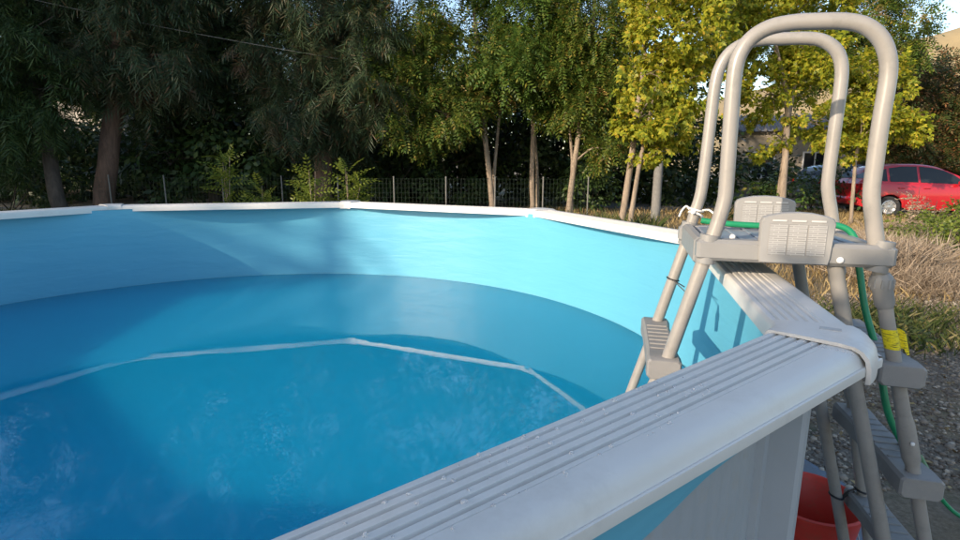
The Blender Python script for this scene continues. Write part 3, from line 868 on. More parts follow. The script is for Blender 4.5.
def B(px, py, dd, rx, ry, rz):
    q = at(px, py, dd); return (float(q[0]), float(q[1]), float(q[2]), rx, ry, rz)
def T(pts, dd, r0, r1):
    """trunk through photo points at a depth; the first point stands on the ground"""
    P = []
    for i, (px, py) in enumerate(pts):
        q = at(px, py, dd)
        P.append((float(q[0]), float(q[1]), 0.0 if i == 0 else float(q[2])))
    return (P, r0, r1)

RO = 'robinia trees beyond the fence'
# --- mid trees with pinnate leaves (trunks at 487, 533, 575 px)
d0 = 14.5
make_tree('robinia_tree', 'leaning pale-trunked leafy tree left of the three behind the fence', [T([(494, 206), (484, 125), (476, 40), (470, -70)], d0, 0.085, 0.04), T([(490, 206), (497, 140), (505, 60)], d0+.3, 0.06, 0.025)],
          [B(400, 20, d0, 1.5, 1.4, 1.1), B(450, -20, d0, 1.6, 1.5, 1.3), B(395, 85, d0-.3, 1.2, 1.2, 0.9), B(455, 60, d0-.2, 1.2, 1.2, 1.0), B(430, 115, d0-.6, 1.2, 1.1, 0.7), B(440, -110, d0, 1.8, 1.6, 1.5), B(420, -190, d0, 1.5, 1.5, 1.3), B(360, -60, d0, 1.3, 1.2, 1.0), B(490, -60, d0, 1.2, 1.2, 1.1)], 2300, 'pinnate', LEAF['robinia_warm'], MAT['bark_grey'], 1.05, 0.5, 260, RO, 21)
make_tree('robinia_tree', 'upright leafy tree on two thin trunks in the middle of the fence line', [T([(532, 206), (533, 130), (538, 40), (540, -60)], d0+.6, 0.08, 0.035), T([(538, 206), (536, 150), (530, 90)], d0+.9, 0.055, 0.025)],
          [B(530, 20, d0, 1.3, 1.3, 1.2), B(515, 75, d0-.3, 1.1, 1.2, 0.9), B(560, 60, d0, 1.1, 1.2, 1.0), B(545, -60, d0+.4, 1.4, 1.4, 1.4), B(540, -150, d0+.4, 1.3, 1.3, 1.3)], 1900, 'pinnate', LEAF['robinia'], MAT['bark_grey'], 1.05, 0.5, 240, RO, 22)
make_tree('robinia_tree', 'leafy tree with forked leaning trunks left of the yellow tree', [T([(568, 207), (577, 145), (590, 60), (596, -20)], d0-.4, 0.085, 0.035), T([(571, 207), (572, 160), (566, 95)], d0, 0.06, 0.025)],
          [B(590, 30, d0-.5, 1.2, 1.2, 1.1), B(580, 90, d0-.6, 1.0, 1.0, 0.8), B(610, 85, d0-.4, 0.9, 1.0, 0.8), B(600, -50, d0, 1.3, 1.3, 1.2), B(610, 150, d0-.6, 0.5, 0.6, 0.4), B(600, -130, d0, 1.2, 1.2, 1.2)], 1900, 'pinnate', LEAF['robinia_warm'], MAT['bark_grey'], 1.0, 0.5, 260, RO, 23)
# --- yellow trees on the right
d1 = 11.0
make_tree('yellow_tree', 'slender yellow-green tree with two bare pale stems left of the ladder', [T([(621, 212), (634, 140), (644, 60), (650, -20)], d1, 0.075, 0.03), T([(629, 214), (642, 150), (664, 60)], d1-.2, 0.055, 0.025)],
          [B(672, 30, d1-.2, 0.9, 0.9, 0.75), B(645, 75, d1-.3, 0.6, 0.7, 0.6), B(690, 85, d1-.2, 0.65, 0.7, 0.65), B(665, 120, d1-.4, 0.5, 0.6, 0.4), B(640, 118, d1-.4, 0.4, 0.5, 0.3), B(660, -40, d1, 1.0, 1.0, 0.9), B(700, -20, d1, 0.7, 0.8, 0.7), B(672, 152, d1-.4, 0.55, 0.5, 0.22), B(660, -110, d1, 0.8, 0.8, 0.8)], 1750, 'lobed', LEAF['yellow'], MAT['bark_grey'], 0.8, 0.4, 0, 'yellow-leaved trees', 31)
d2 = 12.5
make_tree('yellow_tree', 'yellow-green tree with a pale forked stem seen through the ladder hoops', [T([(785, 196), (787, 110), (783, 80), (775, 40)], d2, 0.085, 0.03), T([(787, 110), (794, 88), (805, 50)], d2, 0.05, 0.02)],
          [B(775, 40, d2, 0.9, 0.9, 0.6), B(800, 90, d2, 0.7, 0.7, 0.6), B(765, 95, d2, 0.5, 0.6, 0.6), B(815, 50, d2, 0.7, 0.8, 0.6), B(780, -20, d2, 1.1, 1.0, 0.8), B(740, 0, d2, 0.8, 0.8, 0.7), B(820, 125, d2, 0.45, 0.5, 0.4), B(768, 140, d2+.1, 0.35, 0.4, 0.3), B(830, -20, d2, 0.9, .9, .8)], 1500, 'lobed', LEAF['yellow'], MAT['bark_grey'], 0.78, 0.4, 0, 'yellow-leaved trees', 32)
d3 = 13.0
make_tree('yellow_tree', 'young yellow-green tree with a thin stem beside the red car', [T([(852, 214), (856, 160), (866, 110), (870, 60)], d3, 0.045, 0.02)],
          [B(868, 120, d3, 0.75, 0.7, 0.5), B(885, 90, d3, 0.6, 0.6, 0.5), B(858, 145, d3, 0.5, 0.5, 0.28), B(895, 130, d3, 0.45, 0.5, 0.4), B(865, 70, d3, 0.6, 0.6, 0.5), B(843, 120, d3, 0.5, 0.5, 0.5)], 850, 'lobed', LEAF['yellow'], MAT['bark_grey'], 0.75, 0.4, 0, 'yellow-leaved trees', 33)
d4 = 18.0
make_tree('tall_tree', 'tall yellowing tree reaching the blue sky above the right ladder hoop', [T([(838, 205), (845, 100), (850, 0)], d4, 0.16, 0.06)],
          [B(850, 20, d4, 1.4, 1.4, 1.0), B(885, 15, d4, 1.1, 1.2, 0.9), B(830, -40, d4, 1.7, 1.6, 1.4), B(890, -40, d4, 1.3, 1.3, 1.0), B(820, 60, d4, 1.0, 1.0, 0.9), B(740, 20, d4, 1.5, 1.4, 1.3), B(905, 40, d4, .7, .8, .6), B(730, -60, d4, 1.6, 1.5, 1.4), B(915, 5, d4, .6, .6, .4)], 1700, 'pinnate', LEAF['robinia_warm'], MAT['bark_grey'], 1.25, 0.4, 320, None, 34)
d5 = 21.0
make_tree('dark_tree', 'spreading dark green and russet tree standing behind the red car', [T([(945, 200), (940, 150), (935, 110)], d5, 0.2, 0.1)],
          [B(925, 105, d5, 1.7, 1.5, 1.3), B(960, 95, d5, 1.6, 1.5, 1.5), B(895, 110, d5, 1.3, 1.3, 1.0), B(920, 150, d5, 1.5, 1.4, 0.9), B(965, 145, d5, 1.5, 1.4, 1.0), B(1010, 110, d5, 2.0, 1.6, 1.8), B(885, 150, d5, 1.2, 1.2, 0.9), B(905, 75, d5, .9, .9, .6)], 2300, 'pinnate', LEAF['russet'], MAT['bark_dark'], 1.35, 0.35, 120, None, 35)
# --- dark conifers on the left
d6 = 13.0
make_tree('cedar_tree', 'tall dark cedar with a reddish creeper-clad trunk left of the leafy trees', [T([(322, 207), (325, 120), (327, 20), (328, -120), (328, -240)], d6+.5, 0.24, 0.08)],
          [B(300, 60, d6+.5, 1.2, 1.2, 0.7), B(350, 40, d6+.5, 1.1, 1.2, 0.7), B(295, 110, d6+.3, 1.0, 1.0, 0.5), B(355, 95, d6+.2, 0.9, 1.0, 0.6), B(310, 0, d6+.5, 1.4, 1.4, 0.8), B(345, -50, d6+.5, 1.5, 1.5, 0.9), B(310, -110, d6+.5, 1.4, 1.4, 0.9), B(330, -180, d6+.5, 1.3, 1.3, 0.9), B(328, -250, d6+.5, 1.1, 1.1, 0.9), B(328, -320, d6+.5, 0.8, 0.8, 0.9), B(325, 130, d6+.8, .9, .9, .5)], 1900, 'needle', LEAF['cedar'], MAT['bark_brown'], 1.3, 0.6, 0, 'dark cedars', 41)
make_tree('cedar_tree', 'tall dark cedar with a thick shaggy trunk behind the left rim joint', [T([(100, 206), (112, 120), (122, 20), (128, -120), (130, -260)], d6-.5, 0.24, 0.10)],
          [B(90, 50, d6-.5, 1.3, 1.3, 0.6), B(150, 60, d6-.6, 1.2, 1.3, 0.6), B(130, 0, d6-.5, 1.6, 1.6, 0.7), B(80, -40, d6-.5, 1.5, 1.5, 0.9), B(165, -50, d6-.5, 1.5, 1.5, 0.9), B(120, -120, d6-.5, 1.6, 1.6, 1.0), B(130, -200, d6-.5, 1.4, 1.4, 1.0), B(130, -280, d6-.5, 1.4, 1.4, 1.0), B(95, -340, d6-.5, 1.2, 1.2, 1.0), B(170, -330, d6-.5, 1.2, 1.2, 1.0), B(130, -400, d6-.5, 0.9, 0.9, 1.0), B(135, 100, d6-.2, .6, .7, .4)], 2100, 'needle', LEAF['cedar'], MAT['bark_brown'], 1.3, 0.6, 0, 'dark cedars', 42)
make_tree('dark_tree', 'dark tree with a bare tilted trunk at the left edge', [T([(62, 205), (45, 140), (30, 60), (20, -60)], d6-1, 0.17, 0.07)],
          [B(20, 40, d6-1.5, 1.2, 1.2, 0.9), B(40, 90, d6-1.4, 0.9, 1.0, 0.6), B(-20, 100, d6-1.5, 1.2, 1.2, 1.0), B(10, -40, d6-1, 1.5, 1.5, 1.2), B(-60, 20, d6-1, 1.4, 1.4, 1.2), B(20, -130, d6-1, 1.4, 1.4, 1.2), B(-40, -180, d6-1, 1.4, 1.4, 1.2), B(20, -250, d6-1, 1.4, 1.4, 1.2), B(-30, -330, d6-1, 1.3, 1.3, 1.2)], 1900, 'needle', LEAF['dark'], MAT['bark_dark'], 1.3, 0.5, 0, None, 43)
make_tree('dark_tree', 'dense dark evergreen tree between the two cedars', [T([(215, 205), (212, 130), (215, 30), (215, -120)], d6+2, 0.18, 0.07)],
          [B(200, 130, d6+1.5, 1.3, 1.2, 1.2), B(245, 110, d6+1.5, 1.2, 1.2, 1.2), B(180, 80, d6+2, 1.2, 1.2, 1.0), B(225, 50, d6+2, 1.3, 1.3, 1.0), B(200, -10, d6+2, 1.5, 1.5, 1.2), B(250, -20, d6+2, 1.5, 1.5, 1.3), B(220, -100, d6+2, 1.5, 1.5, 1.4), B(225, -180, d6+2, 1.4, 1.4, 1.3), B(230, -260, d6+2, 1.1, 1.1, 1.2), B(240, 160, d6+1, .9, .9, .6), B(170, 165, d6+1, .9, .9, .6)], 2000, 'simple', LEAF['dark'], MAT['bark_dark'], 1.7, 0.3, 0, None, 44)
make_tree('dark_tree', 'dim spreading tree in the shade behind the leaning pale trunk', [T([(402, 204), (400, 150), (405, 80)], d6+4.5, 0.14, 0.06)],
          [B(400, 130, d6+4, 1.4, 1.3, 1.2), B(450, 120, d6+4.5, 1.4, 1.3, 1.2), B(380, 165, d6+4, 1.2, 1.2, .8), B(430, 70, d6+5, 1.6, 1.6, 1.3), B(500, 120, d6+5, 1.4, 1.4, 1.2), B(550, 120, d6+5, 1.5, 1.4, 1.3), B(600, 110, d6+5, 1.5, 1.4, 1.4)], 1500, 'simple', LEAF['dark'], MAT['bark_dark'], 1.8, 0.3, 0, None, 45)
# creeper leaves on the big brown trunks are part of those trees' look: bark does it

# --- undergrowth behind the fence
def make_bush(name, label, px, dd, w, h, n, kind, leaf, scale=1.0, group=None, seed=1, stems=6, droop=0.2, py=None):
    rg = np.random.default_rng(seed); rn = random.Random(seed)
    x, y = ground_at(px, dd)
    root = thing(name, label, 'shrub' if 'weed' not in name else 'plant', (x, y, 0), 0, group)
    blobs = [(rn.gauss(0, w*0.28), rn.gauss(0, w*0.22), h*rn.uniform(0.35, 0.72), w*rn.uniform(0.25, 0.4), w*rn.uniform(0.25, 0.4), h*rn.uniform(0.25, 0.4)) for _ in range(6)]
    V, F = crown_mesh(blobs, n, kind, rg, scale, droop, 0.02)
    link('foliage', np_mesh('foliage', V, F), leaf, root)
    g = MB()
    for i in range(stems):
        b = blobs[i % 6]
        g.tube([(rn.gauss(0, w*.08), rn.gauss(0, w*.08), -0.02), (b[0]*.5, b[1]*.5, b[2]*.6), (b[0], b[1], b[2]+b[5]*.6)], [0.018, 0.012, 0.004], 5)
    g.build('stems', MAT['bark_dark'], root, smooth=180)
    return root
UB = [('dense dark shrub at the foot of the tilted trunk', 10, 15, 2.6, 2.2), ('dark rounded shrub right of the left cedar trunk', 165, 15.5, 2.6, 2.4), ('dark shrub below the evergreen between the cedars', 255, 15, 2.2, 1.8),
      ('dark shrub filling the gap right of the red-brown trunk', 375, 16, 2.4, 2.0), ('dark shrub behind the leaning pale trunk', 455, 17, 2.6, 2.2), ('dark shrub behind the forked leaning trunks', 590, 16.5, 1.8, 1.8), ('dark shrub behind the yellow tree stems', 655, 20, 2.2, 2.4)]
for i, (lb, px, dd, w, h) in enumerate(UB):
    make_bush('dark_shrub', lb, px, dd, w, h, 420, 'simple', LEAF['dark'], 1.6, 'dark shrubs behind the fence', 60+i)
make_bush('dark_shrub', 'small green shrub growing round the pale forked stem', 765, 13.2, 0.9, 1.15, 170, 'simple', LEAF['robinia'], 1.2, None, 71)
make_bush('dark_shrub', 'dark green shrub behind the platform label panel', 810, 16.5, 2.2, 1.3, 260, 'simple', LEAF['dark'], 1.5, None, 72)
# fresh sumac-like weeds standing above the rim
def make_weed(label, px, dd, h, n, seed, group='weeds growing along the fence', lean=0.3):
    rn = random.Random(seed); x, y = ground_at(px, dd)
    root = thing('leafy_weed', label, 'plant', (x, y, 0), 0, group)
    P, A = [], []
    g = MB()
    for i in range(n):
        a = rn.uniform(0, 2*PI); top = Vector((math.cos(a)*lean*rn.random(), math.sin(a)*lean*rn.random(), h*rn.uniform(0.65, 1.0)))
        g.tube([(0, 0, -0.02), top*0.5+Vector((0, 0, .04)), top], [0.012, 0.009, 0.004], 5)
        for k in range(14):
            t = rn.uniform(0.35, 1.0); b = rn.uniform(0, 2*PI)
            P.append(tuple(top*t)); A.append((math.cos(b), math.sin(b), rn.uniform(0.2, 1.5)))
    g.build('stems', MAT['bark_grey'], root, smooth=180)
    P, A = np.array(P), np.array(A)
    V, F = instance(TPL['pinnate'][0], TPL['pinnate'][1], frames(A, np.tile([[0, 0, 1.0]], (len(P), 1))+np.random.default_rng(seed).normal(size=(len(P), 3))*0.5, np.full(len(P), 1.15)), P)
    link('foliage', np_mesh('foliage', V, F), LEAF['weed'], root)
make_weed('bright feathery weed left of the brown cedar trunk base', 312, 10.5, 1.45, 4, 1)
make_weed('bright feathery weed right of the brown cedar trunk base', 348, 10.6, 1.62, 4, 2)
make_weed('single feathery weed standing at a fence post on the left', 226, 10.8, 1.60, 3, 3, lean=.15)
make_weed('low feathery weed between two fence posts', 262, 10.8, 1.15, 3, 4)

# far wood closing the view, one mass
rg = np.random.default_rng(77)
blobs = []
for i in range(46):
    px = -420+i*27; dd = 24+rg.uniform(-2.5, 4)
    hmax = 8.5 if px < 300 else 6.8
    if px > 690: hmax = 2.2
    x, y = ground_at(px, dd)
    for z in np.arange(0.9, hmax, 1.5):
        blobs.append((x+rg.normal()*0.5, y+rg.normal()*0.8, z+rg.normal()*0.2, 1.25, 1.3, 1.0))
for i in range(60):
    px = -300+i*17; x, y = ground_at(px, 19.5+rg.uniform(-1, 3))
    if px > 690: continue
    for z in (0.5, 1.3, 2.1): blobs.append((x+rg.normal()*0.3, y+rg.normal()*0.5, z, 0.95, 1.0, 0.7))
for i in range(34):
    px = -420+i*25; x, y = ground_at(px, 29+rg.uniform(-1.5, 2))
    for z in np.arange(1.0, 8.5, 1.6): blobs.append((x+rg.normal()*0.4, y, z, 1.5, 1.3, 1.1))
V, F = crown_mesh(blobs, 52000, 'coarse', rg, 1.2, 0.3, 0.05)
tag(link('woodland', np_mesh('woodland', V, F), LEAF['wood']), 'dim mass of woodland foliage closing the background', 'woodland', kind='stuff')

# ------------------------------------------------------------------ unseen trees added on the sun side to cast shade
def off_tree(label, x, y, h, w, n, seed, leaf='robinia', low=1.0):
    rn = random.Random(seed)
    bl = []
    for i in range(12):
        z = low+(h-low)*(i+0.5)/12
        f = 1.0 if z < h*0.75 else 0.7
        bl.append((x+rn.gauss(0, w*0.22), y+rn.gauss(0, w*0.22), z, w*0.42*f, w*0.42*f, max(0.5, h*0.10)))
    make_tree('shade_caster_tree', label, [([(x, y, 0), (x+.1, y, h*.4), (x, y+.1, h*.85)], 0.2, 0.06)], bl, n, 'coarse', LEAF[leaf], MAT['bark_dark'], 1.7, 0.3, 0, 'unseen trees added to cast shade', seed, limbs=False)

def sun_frame(p, q):
    c, s_ = math.cos(R_(SUN_AZ)), math.sin(R_(SUN_AZ))
    return (p*c-q*s_, p*s_+q*c)
for i, (p_, q_, h_, w_) in enumerate(((-12, 13.0, 16, 4.2), (-12.5, 15.8, 18, 4.2), (-12, 18.8, 18, 4.2), (-11, 22, 18, 4.2), (-12, 9.9, 6.6, 2.4), (-12, 11.4, 10.5, 2.8))):
    x, y = sun_frame(p_, q_)
    off_tree('unseen broad leafy tree added at the left to shade the background trees', x, y, h_, w_, 560, 200+i)
x, y = sun_frame(-13.5, 1.37)  # added out of view: trunk and loose crown throw soft shade on the wall
x2, y2 = sun_frame(-13.5, 2.2); x3, y3 = sun_frame(-13.4, 3.2)
make_tree('shade_caster_tree', 'unseen thin-trunked loose tree added to shade the left pool wall', [([(x, y, 0), (x, y, 3.5), (x, y, 7.5)], 0.085, 0.06)],
          [(x2, y2, 6.3, .8, .6, 1.0), (x3, y3, 5.6, .8, .8, 1.3), (x2, y2, 8.0, 1.2, 1.2, .8)], 42, 'coarse', LEAF['robinia'], MAT['bark_dark'], 1.1, 0.3, 0, 'unseen trees added to cast shade', 260, limbs=False)
# unseen hedge added on the sun side to keep the near rim in shade
x, y = sun_frame(-3.2, -2.72)
hd = thing('shade_caster_hedge', 'unseen leafy hedge added to shade the near rim', 'hedge', (x, y, 0), R_(SUN_AZ))
rg = np.random.default_rng(8)
n = 6200
P = np.stack([rg.uniform(-.35, .35, n), rg.uniform(-1.08, 1.08, n), rg.uniform(0.05, 2.58, n)], 1)
V, F = instance(TPL['simple'][0], TPL['simple'][1], frames(rg.normal(size=(n, 3)), rg.normal(size=(n, 3)), rg.uniform(.7, 1.1, n)), P)
link('foliage', np_mesh('foliage', V, F), LEAF['dark'], hd)
g = MB()
for i in range(7): g.tube([(0, -.9+i*.3, -.02), (0.03, -.9+i*.3, 1.0), (0, -.88+i*.3, 1.9)], [.03, .022, .008], 6)
g.build('stems', MAT['bark_dark'], hd, smooth=180)

# ------------------------------------------------------------------ fence
MAT['fence_post'] = plain('weathered fence post', (0.15, 0.15, 0.14), 0.7, 0.2, 10)
fn = thing('wire_fence', 'low wire mesh fence on thin posts running behind the pool', 'fence')
fpts = []
for px, dd in ((-60, 12.4), (-10, 12.4), (50, 12.3), (110, 12.3), (165, 12.3), (223, 12.2), (282, 12.2), (338, 12.2), (394, 12.2), (446, 12.2), (495, 12.3), (543, 12.4), (588, 12.6)):
    fpts.append(ground_at(px, dd))
for x, y in fpts:
    g = MB(); g.tube([(x, y, -0.05), (x, y, 1.14)], 0.016, 8); g.lathe([(0.019, 1.13), (0.019, 1.15), (0.001, 1.16)], 8, None, (x, y, 0)); g.build('post', MAT['fence_post'], fn, smooth=40)
g = MB()
for (x0, y0), (x1, y1) in zip(fpts[:-1], fpts[1:]):
    for z in np.arange(0.05, 1.11, 0.105):
        g.tube([(x0, y0, z), (x1, y1, z)], 0.0022, 3, False)
    L = math.hypot(x1-x0, y1-y0); n = int(L/0.08)
    for i in range(n):
        t = i/n; g.tube([(x0+(x1-x0)*t, y0+(y1-y0)*t, 0.03), (x0+(x1-x0)*t, y0+(y1-y0)*t, 1.11)], 0.0018, 3, False)
tag(g.build('wire_mesh', plain('green coated wire', (0.03, 0.05, 0.035), 0.6), fn), kind='stuff')
# grey post by the yellow tree
px, py_ = ground_at(657, 13.8)
gp = thing('concrete_post', 'thick grey concrete post standing right of the yellow tree stems', 'post', (px, py_, 0))
g = MB(); g.lathe([(0.001, -0.02), (0.125, -0.02), (0.12, 0.05), (0.112, 1.0), (0.105, 1.85), (0.09, 1.88), (0.001, 1.89)], 16); g.build('shaft', MAT['concrete'], gp, smooth=40)
g = MB(); g.lathe([(0.115, 1.5), (0.118, 1.5), (0.118, 1.53), (0.113, 1.53)], 16); g.build('band', MAT['steel'], gp, smooth=40)
# overhead wire
a, b = at(-150, -44, 10.6), at(345, 60, 12.6)
A, Bv = Vector(a), Vector(b)
g = MB(); g.tube([A.lerp(Bv, i/20)-Vector((0, 0, 0.12*math.sin(PI*i/20))) for i in range(21)], 0.007, 5)
tag(g.build('overhead_wire', MAT['fence_post'], smooth=180), 'thin overhead wire sloping across the dark trees at upper left', 'wire')

# ------------------------------------------------------------------ buildings glimpsed between the trees
def tiled_roof(parent, x0, x1, y0, y1, z0, rise, mat):
    yc = (y0+y1)/2
    rf = MB(); rf.add([(x0, y0, z0), (x1, y0, z0), (x1, yc, z0+rise), (x0, yc, z0+rise), (x1, y1, z0), (x0, y1, z0)], [(0, 1, 2, 3), (3, 2, 4, 5), (0, 3, 5), (1, 4, 2)])
    r = rf.build('roof', mat, parent)
    n = int((x1-x0)/0.28)
    for i in range(n):
        x = x0+(i+0.5)*(x1-x0)/n
        g = MB(); g.tube([(x, y0, z0+0.03), (x, yc, z0+rise+0.03)], 0.06, 6); g.build('tile_row', mat, r, smooth=180)
    return r
MAT['render'] = plain('pale render', (0.60, 0.58, 0.55), 0.85, 0.1, 2, bstr=0.3, bscale=40)
MAT['render2'] = plain('beige render', (0.36, 0.31, 0.24), 0.85, 0.12, 2, bstr=0.3, bscale=40)
MAT['tiles'] = plain('clay tiles', (0.30, 0.12, 0.075), 0.8, 0.25, 4)
m, nt, o = nm('window glass'); p = nd(nt, 'BsdfPrincipled'); p.inputs['Base Color'].default_value = (0.02, 0.025, 0.03, 1); p.inputs['Roughness'].default_value = 0.08
n = noise(nt, 2.0, 2); nt.links.new(bump(nt, n, 0.05, 0.02), p.inputs['Normal']); nt.links.new(p.outputs[0], o.inputs[0]); MAT['glass'] = m
def house(label, px, dd, w, dpt, h, rise, wall, rz, name='house', rmat=None):
    x, y = ground_at(px, dd)
    hs = thing(name, label, 'house', (x, y, 0), rz)
    g = MB(); g.box((0, 0, h/2), (w, dpt, h)); wl = g.build('wall', wall, hs)
    tiled_roof(hs, -w/2-0.35, w/2+0.35, -dpt/2-0.4, dpt/2+0.4, h, rise, rmat or MAT['tiles'])
    for i in range(3):
        for z in ((1.5, 4.1) if h > 4 else (1.4,)):
            xx = -w*0.32+i*w*0.32
            g = MB()
            for bxx, bz, sx, sz in ((xx-.5, z, .07, 1.25), (xx+.5, z, .07, 1.25), (xx, z-.62, 1.07, .07), (xx, z+.62, 1.07, .07), (xx, z, .05, 1.2)): g.box((bxx, -dpt/2-.03, bz), (sx, .08, sz))
            wd = g.build('window', MAT['white'], hs)
            g = MB(); g.box((xx, -dpt/2-.008, z), (0.96, .02, 1.2)); g.build('pane', MAT['glass'], wd)
    return hs
house('white house with a red tiled roof glimpsed between the left cedars', 88, 30, 7, 6, 5.0, 1.7, MAT['render'], R_(12))
house('low beige outbuilding glimpsed through the yellow trees', 800, 28, 7, 4, 3.0, 0.9, MAT['render2'], R_(-15), 'outbuilding', MAT['road'])

# ------------------------------------------------------------------ cars
def car_paint(name, col):
    m, nt, o = nm(name); p = nd(nt, 'BsdfPrincipled'); p.inputs['Base Color'].default_value = (*col, 1)
    p.inputs['Roughness'].default_value = 0.35; p.inputs['Coat Weight'].default_value = 1.0; p.inputs['Coat Roughness'].default_value = 0.04
    n = noise(nt, 3, 4); nt.links.new(ramp(nt, n, [(0.3, tuple(c*.92 for c in col)), (0.7, col)]), p.inputs['Base Color'])
    nt.links.new(p.outputs[0], o.inputs[0]); return m
MAT['lamp_red'] = plain('tail lamp', (0.35, 0.01, 0.012), 0.12, 0.1)
MAT['alloy'] = plain('alloy', (0.55, 0.55, 0.56), 0.3, 0.1, metal=0.8)
def lut(x, tab):
    for (x0, y0), (x1, y1) in zip(tab[:-1], tab[1:]):
        if x0 <= x <= x1: return y0+(y1-y0)*(x-x0)/(x1-x0)
    return tab[-1][1] if x > tab[-1][0] else tab[0][1]
def make_car(name, label, loc, rz, paint):
    """hatchback, rear at x=0, front at +x; y to both sides"""
    car = thing(name, label, 'car', loc, rz)
    Lc = 3.95
    belt = [(0, 0.92), (0.15, 0.98), (0.6, 0.97), (2.0, 0.93), (2.9, 0.93), (3.5, 0.84), (3.8, 0.72), (3.95, 0.55)]
    roof = [(0, 0.93), (0.12, 1.06), (0.32, 1.33), (0.5, 1.41), (1.0, 1.475), (1.5, 1.48), (1.9, 1.43), (2.2, 1.33), (2.6, 1.13), (2.95, 0.96), (3.5, 0.865), (3.8, 0.74), (3.95, 0.56)]
    halfw = [(0, 0.66), (0.12, 0.78), (0.5, 0.845), (1.5, 0.855), (2.8, 0.85), (3.4, 0.80), (3.75, 0.66), (3.95, 0.45)]
    WX = (0.72, 3.22); WRAD = 0.345
    xs = sorted(set([0, .05, .12, .2, .3, .4, .5, 1.2, 1.4, 1.6, 1.8, 2.0, 2.2, 2.4, 2.6, 2.75, 3.65, 3.75, 3.85, 3.92, 3.95]+[round(w+WRAD*math.cos(PI*i/12), 3) for w in WX for i in range(13)]))
    def sill(x):
        z = lut(x, [(0, 0.34), (0.2, 0.25), (3.6, 0.22), (3.95, 0.3)])
        for w in WX:
            if abs(x-w) <= WRAD: z = max(z, 0.30+math.sqrt(max(0, WRAD**2-(x-w)**2)))
        return z
    rows = []
    def section(x):
        hw, bz, rz_, sz = lut(x, halfw), lut(x, belt), lut(x, roof), sill(x)
        bz = min(bz, rz_); top = rz_-bz
        inset = 0.035+0.30*min(1, top/0.5)*0.62
        mz = max(sz+0.01, 0.62)
        pts = [(hw*0.96, sz), (hw*1.0, max(mz, sz+.02)*0.5+sz*0.5), (hw*1.0, max(mz, sz+.02)), (hw*0.985, bz-0.06 if bz-0.06 > mz else bz-0.02), (hw*0.955, bz), (hw*0.955-inset*0.5, bz+top*0.5), (hw*0.955-inset*0.9, bz+top*0.9), (hw*0.62, rz_-0.0), (0, rz_+0.02*min(1, top/0.3))]
        return [(x, y, z) for y, z in pts]+[(x, -y, z) for y, z in reversed(pts[:-1])]
    for x in xs: rows.append(section(x))
    g = MB(); g.grid(rows); g.add(rows[0], [tuple(range(len(rows[0])))]); g.add(rows[-1], [tuple(range(len(rows[0])-1, -1, -1))])
    body = g.build('body', paint, car, smooth=40)
    g = MB(); g.box((1.97, 0, 0.30), (3.5, 1.45, 0.16)); g.build('underbody', MAT['black'], car)
    def side_pt(x, f, s, off=0.006):
        hw, bz, rz_ = lut(x, halfw), lut(x, belt), lut(x, roof); top = rz_-bz; inset = 0.035+0.30*min(1, top/0.5)*0.62
        y = hw*0.955-inset*f if f <= .9 else hw*0.955-inset*.9
        return (x, s*(y+off), bz+top*f)
    for s in (-1, 1):
        for tab in ([(0.36, .14, .30), (0.48, .10, .72), (0.62, .08, .86)], [(0.68, .07, .86), (1.0, .07, .88), (1.40, .07, .88)], [(1.46, .07, .88), (1.8, .07, .88), (2.1, .07, .87), (2.35, .07, .80), (2.52, .08, .5)]):
            g = MB(); g.grid([[side_pt(x, a, s) for x, a, b in tab], [side_pt(x, (a+b)/2, s) for x, a, b in tab], [side_pt(x, b, s) for x, a, b in tab]])
            g.build('window', MAT['glass'], car, smooth=60)
        for x in (1.43, 2.62):
            g = MB(); g.tube([(x, s*(lut(x, halfw)*1.0+0.001), 0.36), (x, s*(lut(x, halfw)+0.001), 0.62), (x, s*(lut(x, halfw)*0.985+.001), 0.88)], 0.006, 4); g.build('door_seam', MAT['black'], car)
        for x in (0.98, 1.62):
            g = MB(); g.box((x, s*(lut(x, halfw)*0.99+0.012), 0.83), (0.17, 0.03, 0.03), None, 0.008); g.build('door_handle', paint, car)
        g = MB(); g.box((2.42, s*0.94, 0.98), (0.14, 0.16, 0.13), None, 0.03); g.build('mirror', paint, car)
        g = MB(); g.box((0.07, s*0.70, 0.86), (0.16, 0.16, 0.24), None, 0.03); g.build('tail_light', MAT['lamp_red'], car)
        g = MB(); g.box((3.70, s*0.60, 0.66), (0.26, 0.22, 0.12), None, 0.03); g.build('headlight', MAT['white'], car)
        for wx in WX:
            wh = thing('wheel', '', '', (0, 0, 0)); wh.parent = car; wh.location = (wx, s*0.755, 0.30)
            for kk in ('label', 'category'):
                if kk in wh: del wh[kk]
            M = Matrix(((1, 0, 0), (0, 0, s), (0, -s, 0))).transposed() if False else Matrix.Rotation(-s*PI/2, 3, 'X')
            g = MB(); g.lathe([(0.19, -0.09), (0.28, -0.09), (0.30, -0.07), (0.30, 0.07), (0.285, 0.09), (0.20, 0.09), (0.195, 0.06)], 28, M); g.build('tyre', MAT['rubber'], wh, smooth=40)
            g = MB(); g.lathe([(0.20, 0.075), (0.18, 0.08), (0.175, 0.03), (0.05, 0.03), (0.05, 0.07), (0.001, 0.075)], 24, M)
            for i in range(7):
                a = 2*PI*i/7; rr = Vector((math.cos(a), math.sin(a), 0)); tt = Vector((-rr.y, rr.x, 0))
                MM = M @ Matrix((rr, tt, EZ)).transposed()
                g.box(M @ (rr*0.11+Vector((0, 0, 0.06))), (0.15, 0.035, 0.02), MM)
            g.build('rim', MAT['alloy'], wh, smooth=40)
    g = MB(); g.grid([[(0.135+0.18*f*1.05-0.012, y*(0.72-0.12*f), 1.08+0.24*f) for y in (-1, -.5, 0, .5, 1)] for f in (0, .5, 1)]); g.build('rear_window', MAT['glass'], car, smooth=60)
